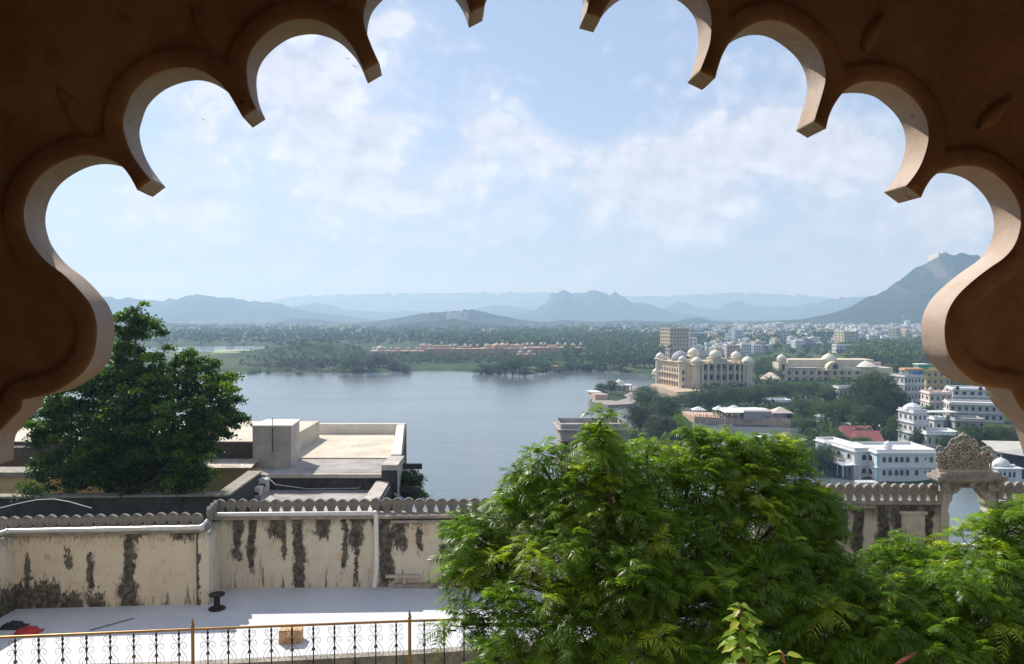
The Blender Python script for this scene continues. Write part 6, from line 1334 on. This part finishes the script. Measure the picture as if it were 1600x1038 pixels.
def neem(blobs, name, label, seed, dens, trunk):
    r_ = np.random.default_rng(seed); sh = []; br = MB(); base = Vector(trunk[-1])
    cen = []
    for (px, py, r, Y0) in blobs:
        c = P(px, py, Y0); rr_ = r*Y0/F; cen.append((np.array(c), rr_))
    for (c, rr_), (px, py, r, Y0) in zip(cen, blobs):
        n = int(dens*rr_*rr_*4); up_ = 0
        for i in range(n):
            d = r_.normal(size=3); d[2] += .45; d[1] -= .15; d /= np.linalg.norm(d); k = r_.uniform(.35, 1.0)**.5; p = c+d*rr_*k*np.array([1, 1.05, .95])
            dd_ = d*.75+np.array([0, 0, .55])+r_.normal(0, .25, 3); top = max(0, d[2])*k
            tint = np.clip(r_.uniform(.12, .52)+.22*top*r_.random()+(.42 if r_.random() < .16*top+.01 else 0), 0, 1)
            sh.append([*p, *dd_, r_.uniform(.8, 1.15), tint])
            if r_.random() < .5:
                q = c+(p-c)*.1+r_.normal(0, .05, 3); m_ = (p+q)/2+np.array([0, 0, -.03]); br.tube([q, m_, p], [.011, .008, .004], 4)
        m_ = (Vector(c)+base)/2+Vector((r_.normal(0, .1), r_.normal(0, .1), -.15)); br.tube([base, m_, Vector(c)], [.05, .034, .015], 6)
    rt = root(name, (0, 0, 0), label, 'tree')
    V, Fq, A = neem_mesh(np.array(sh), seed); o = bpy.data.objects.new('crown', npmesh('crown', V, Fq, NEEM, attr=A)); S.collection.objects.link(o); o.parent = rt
    br.tube(trunk, [.2, .17, .13][:len(trunk)], 8); br.build('trunk', BARK, rt, smooth='all'); print('neem', len(sh), len(Fq)); return rt
NB1 = [(936, 650, 20, 8.6), (935, 672, 26, 8.6), (932, 700, 38, 8.7), (912, 745, 38, 8.8), (975, 735, 45, 8.9), (845, 725, 34, 9.0), (822, 765, 42, 9.0), (790, 800, 42, 9.0), (850, 800, 60, 8.9), (745, 850, 48, 8.8), (735, 905, 46, 8.6), (720, 975, 34, 8.3), (775, 900, 55, 8.6), (720, 830, 24, 9.0),
       (1010, 700, 26, 9.3), (1275, 790, 36, 9.4), (1292, 835, 30, 9.3), (1238, 715, 28, 9.6), (1030, 745, 55, 9.2), (1090, 700, 38, 9.4), (1130, 715, 45, 9.5), (1090, 760, 65, 9.2), (1180, 710, 40, 9.6), (1160, 770, 65, 9.4), (1225, 740, 45, 9.6), (1235, 800, 55, 9.4), (1265, 850, 40, 9.3), (930, 800, 70, 8.7), (1000, 830, 75, 8.7), (880, 880, 75, 8.4), (980, 910, 80, 8.2),
       (1080, 850, 80, 8.8), (1170, 850, 80, 9.0), (1080, 950, 90, 8.3), (1190, 930, 85, 8.6), (900, 970, 75, 8.0), (800, 960, 50, 8.0), (1000, 1020, 90, 7.9), (1130, 1040, 90, 8.1), (860, 1040, 60, 7.8), (770, 1030, 45, 7.8), (1250, 900, 50, 8.9)]
NB2 = [(1330, 900, 38, 9.2), (1310, 950, 55, 8.8), (1385, 875, 36, 9.6), (1420, 885, 50, 9.5), (1480, 890, 48, 9.6), (1530, 855, 48, 9.5), (1575, 830, 46, 9.5), (1620, 830, 55, 9.5), (1545, 910, 70, 9.1), (1460, 950, 75, 8.9), (1380, 960, 70, 8.8), (1620, 920, 80, 9.0), (1560, 990, 75, 8.6), (1450, 1030, 80, 8.3), (1330, 1030, 80, 8.4), (1620, 1040, 80, 8.5), (1240, 1010, 60, 8.3), (1290, 880, 40, 9.0), (1340, 950, 60, 8.5), (1280, 980, 60, 8.2), (1400, 1000, 60, 8.2), (1500, 940, 60, 8.6)]
t1 = P(1010, 900, 9.0); t2 = P(1430, 960, 9.4)
neem(NB1, 'neem_tree', 'large sunlit neem tree with feathery leaves filling the lower centre', 11, 36, [(t1.x+.3, 9.6, 37), (t1.x+.15, 9.3, 42), (t1.x, 9.0, t1.z-.4)])
neem(NB2, 'neem_tree', 'darker neem tree in the lower right corner, below the gateway', 12, 33, [(t2.x+.2, 10, 37), (t2.x+.1, 9.7, 42), (t2.x, 9.4, t2.z-.5)])
# broad-leaved sapling at the bottom
SAP = leafmat('sapling_leaf', (.13, .22, .02), (.22, .34, .03), (.40, .42, .05), .5, .4)
SY_ = 6.3; sr_ = random.Random(4); sp_ = root('sapling', (0, 0, 0), 'young yellow green broad leaved sapling in front of the neem at the bottom', 'sapling')
b = MB(); V = []; Fq = []; A = []
def bleaf(p, d, L, w_, tint):
    d = Vector(d).normalized(); s_ = d.cross(Vector((sr_.uniform(-.3, .3), sr_.uniform(-.6, 0), 1))).normalized(); up_ = s_.cross(d); n = 6
    for i in range(n+1):
        t_ = i/n; ww = w_*math.sin(math.pi*min(.985, t_**.8*.97+.02)); c = Vector(p)+d*(L*t_)-Vector((0, 0, 1))*(L*.45*t_*t_)
        for k, s2 in enumerate((-1, 0, 1)): V.append(tuple(c+s_*(ww*s2)+up_*(abs(s2)*ww*.35+(.05*L*math.sin(t_*9)*abs(s2))))); A.append(tint)
    o_ = len(V)-3*(n+1)
    for i in range(n):
        for k in range(2): Fq.append((o_+i*3+k, o_+i*3+k+1, o_+i*3+k+4, o_+i*3+k+3))
for (stem, lf) in (([(1170, 1060), (1163, 1010), (1160, 975), (1155, 943)], 42), ([(1232, 1060), (1226, 1035), (1222, 1018)], 7)):
    st = [P(a, c, SY_+.05*i) for i, (a, c) in enumerate(stem)]; b.tube(st, [.010, .008, .006, .003][:len(st)], 5)
    for i in range(lf):
        t_ = (i+.5)/lf; f_ = t_*(len(st)-1); j = int(f_); p = st[j].lerp(st[j+1], f_-j); an = i*2.4+.5+sr_.uniform(-.5, .5)
        r_ = .085*(1-t_*.85)*sr_.uniform(.6, 1.2); d = Vector((math.cos(an), math.sin(an)*.8-.2, sr_.uniform(-.25, .5))); q = p+d*r_*1.4; b.tube([p, q], .0025, 4); bleaf(q, d, sr_.uniform(.11, .19)*(1.2-.55*t_), .040*(1.15-.5*t_), sr_.uniform(.1, .95) if t_ > .3 else sr_.uniform(.2, .7))
me = npmesh('leaves', np.array(V), np.array(Fq), SAP, attr=np.array(A), smooth=True); o = bpy.data.objects.new('foliage', me); S.collection.objects.link(o); o.parent = sp_
b.build('stem', mat('red_stem', (.25, .08, .04), .6), sp_)
o = MB().tube([P(1398, 1040, 7.6), P(1415, 1030, 7.7), P(1430, 1021, 7.8)], [.014, .02, .016], 7).build('dead_branch', mat('red_brown_wood', (.28, .09, .05), .7, .3, 9, fine=4), org=P(1415, 1030, 7.7)); tag(o, 'short reddish broken branch poking out of the right neem tree', 'branch')
# ------------------------------------------------------------------ birds
for (px, py, Y0, lb) in ((318, 187, 150, 'small dark bird soaring alone before the left cloud'), (554, 104, 170, 'tiny dark bird inside the second lobe, lower one'), (543, 92, 190, 'tiny dark bird inside the second lobe, upper one')):
    c = P(px, py, Y0); s_ = .42; b = MB(); rt = root('bird', c, lb, 'bird'); rt['_o'] = (0, 0, 0); rt.rotation_euler = (.2, .3, .8)
    b.tube([(0, -.9*s_, 0), (0, -.55*s_, .02), (0, 0, 0), (0, .5*s_, 0), (0, .7*s_, .02), (0, .85*s_, 0)], [.02, .09*s_, .16*s_, .12*s_, .11*s_, .02], 7)
    b.add([(0, -.85*s_, 0), (-.18*s_, -1.3*s_, 0), (.18*s_, -1.3*s_, 0), (0, -1.2*s_, .04)], [(0, 1, 3), (0, 3, 2), (0, 2, 1)])
    for k in (-1, 1): b.add([(0, .35*s_, .05), (0, -.25*s_, .05), (k*1.0*s_, .35*s_, .28*s_), (k*.95*s_, -.15*s_, .26*s_), (k*2.0*s_, -.1*s_, .12*s_), (k*1.0*s_, .1*s_, .22*s_)], [(0, 2, 3, 1), (2, 4, 3), (0, 1, 5), (1, 3, 5), (2, 0, 5), (3, 4, 5), (4, 2, 5)])
    b.build('body', mat('bird_dark', (.03, .03, .035)), rt)
# ------------------------------------------------------------------ haze
hb = MB().box(-14500, 14500, -60, 12800, -6, 560).build('haze', [])
m = bpy.data.materials.new('haze_air'); m.use_nodes = True; t = NT(m.node_tree); t.n.remove(t.n['Principled BSDF'])
pv_ = t.new('ShaderNodeVolumePrincipled'); pv_.inputs['Color'].default_value = (.47, .68, 1.0, 1); pv_.inputs['Absorption Color'].default_value = (.46, .46, .46, 1); pv_.inputs['Density'].default_value = 1.95e-4; pv_.inputs['Anisotropy'].default_value = .25
t.l.new(pv_.outputs[0], t.n['Material Output'].inputs['Volume']); hb.data.materials.append(m); tag(hb, kind='stuff', label='even blue summer haze over the lake and the hills')
for o in list(bpy.data.objects):
    for k in ('_o', '_w', '_h'):
        if k in o.keys(): del o[k]
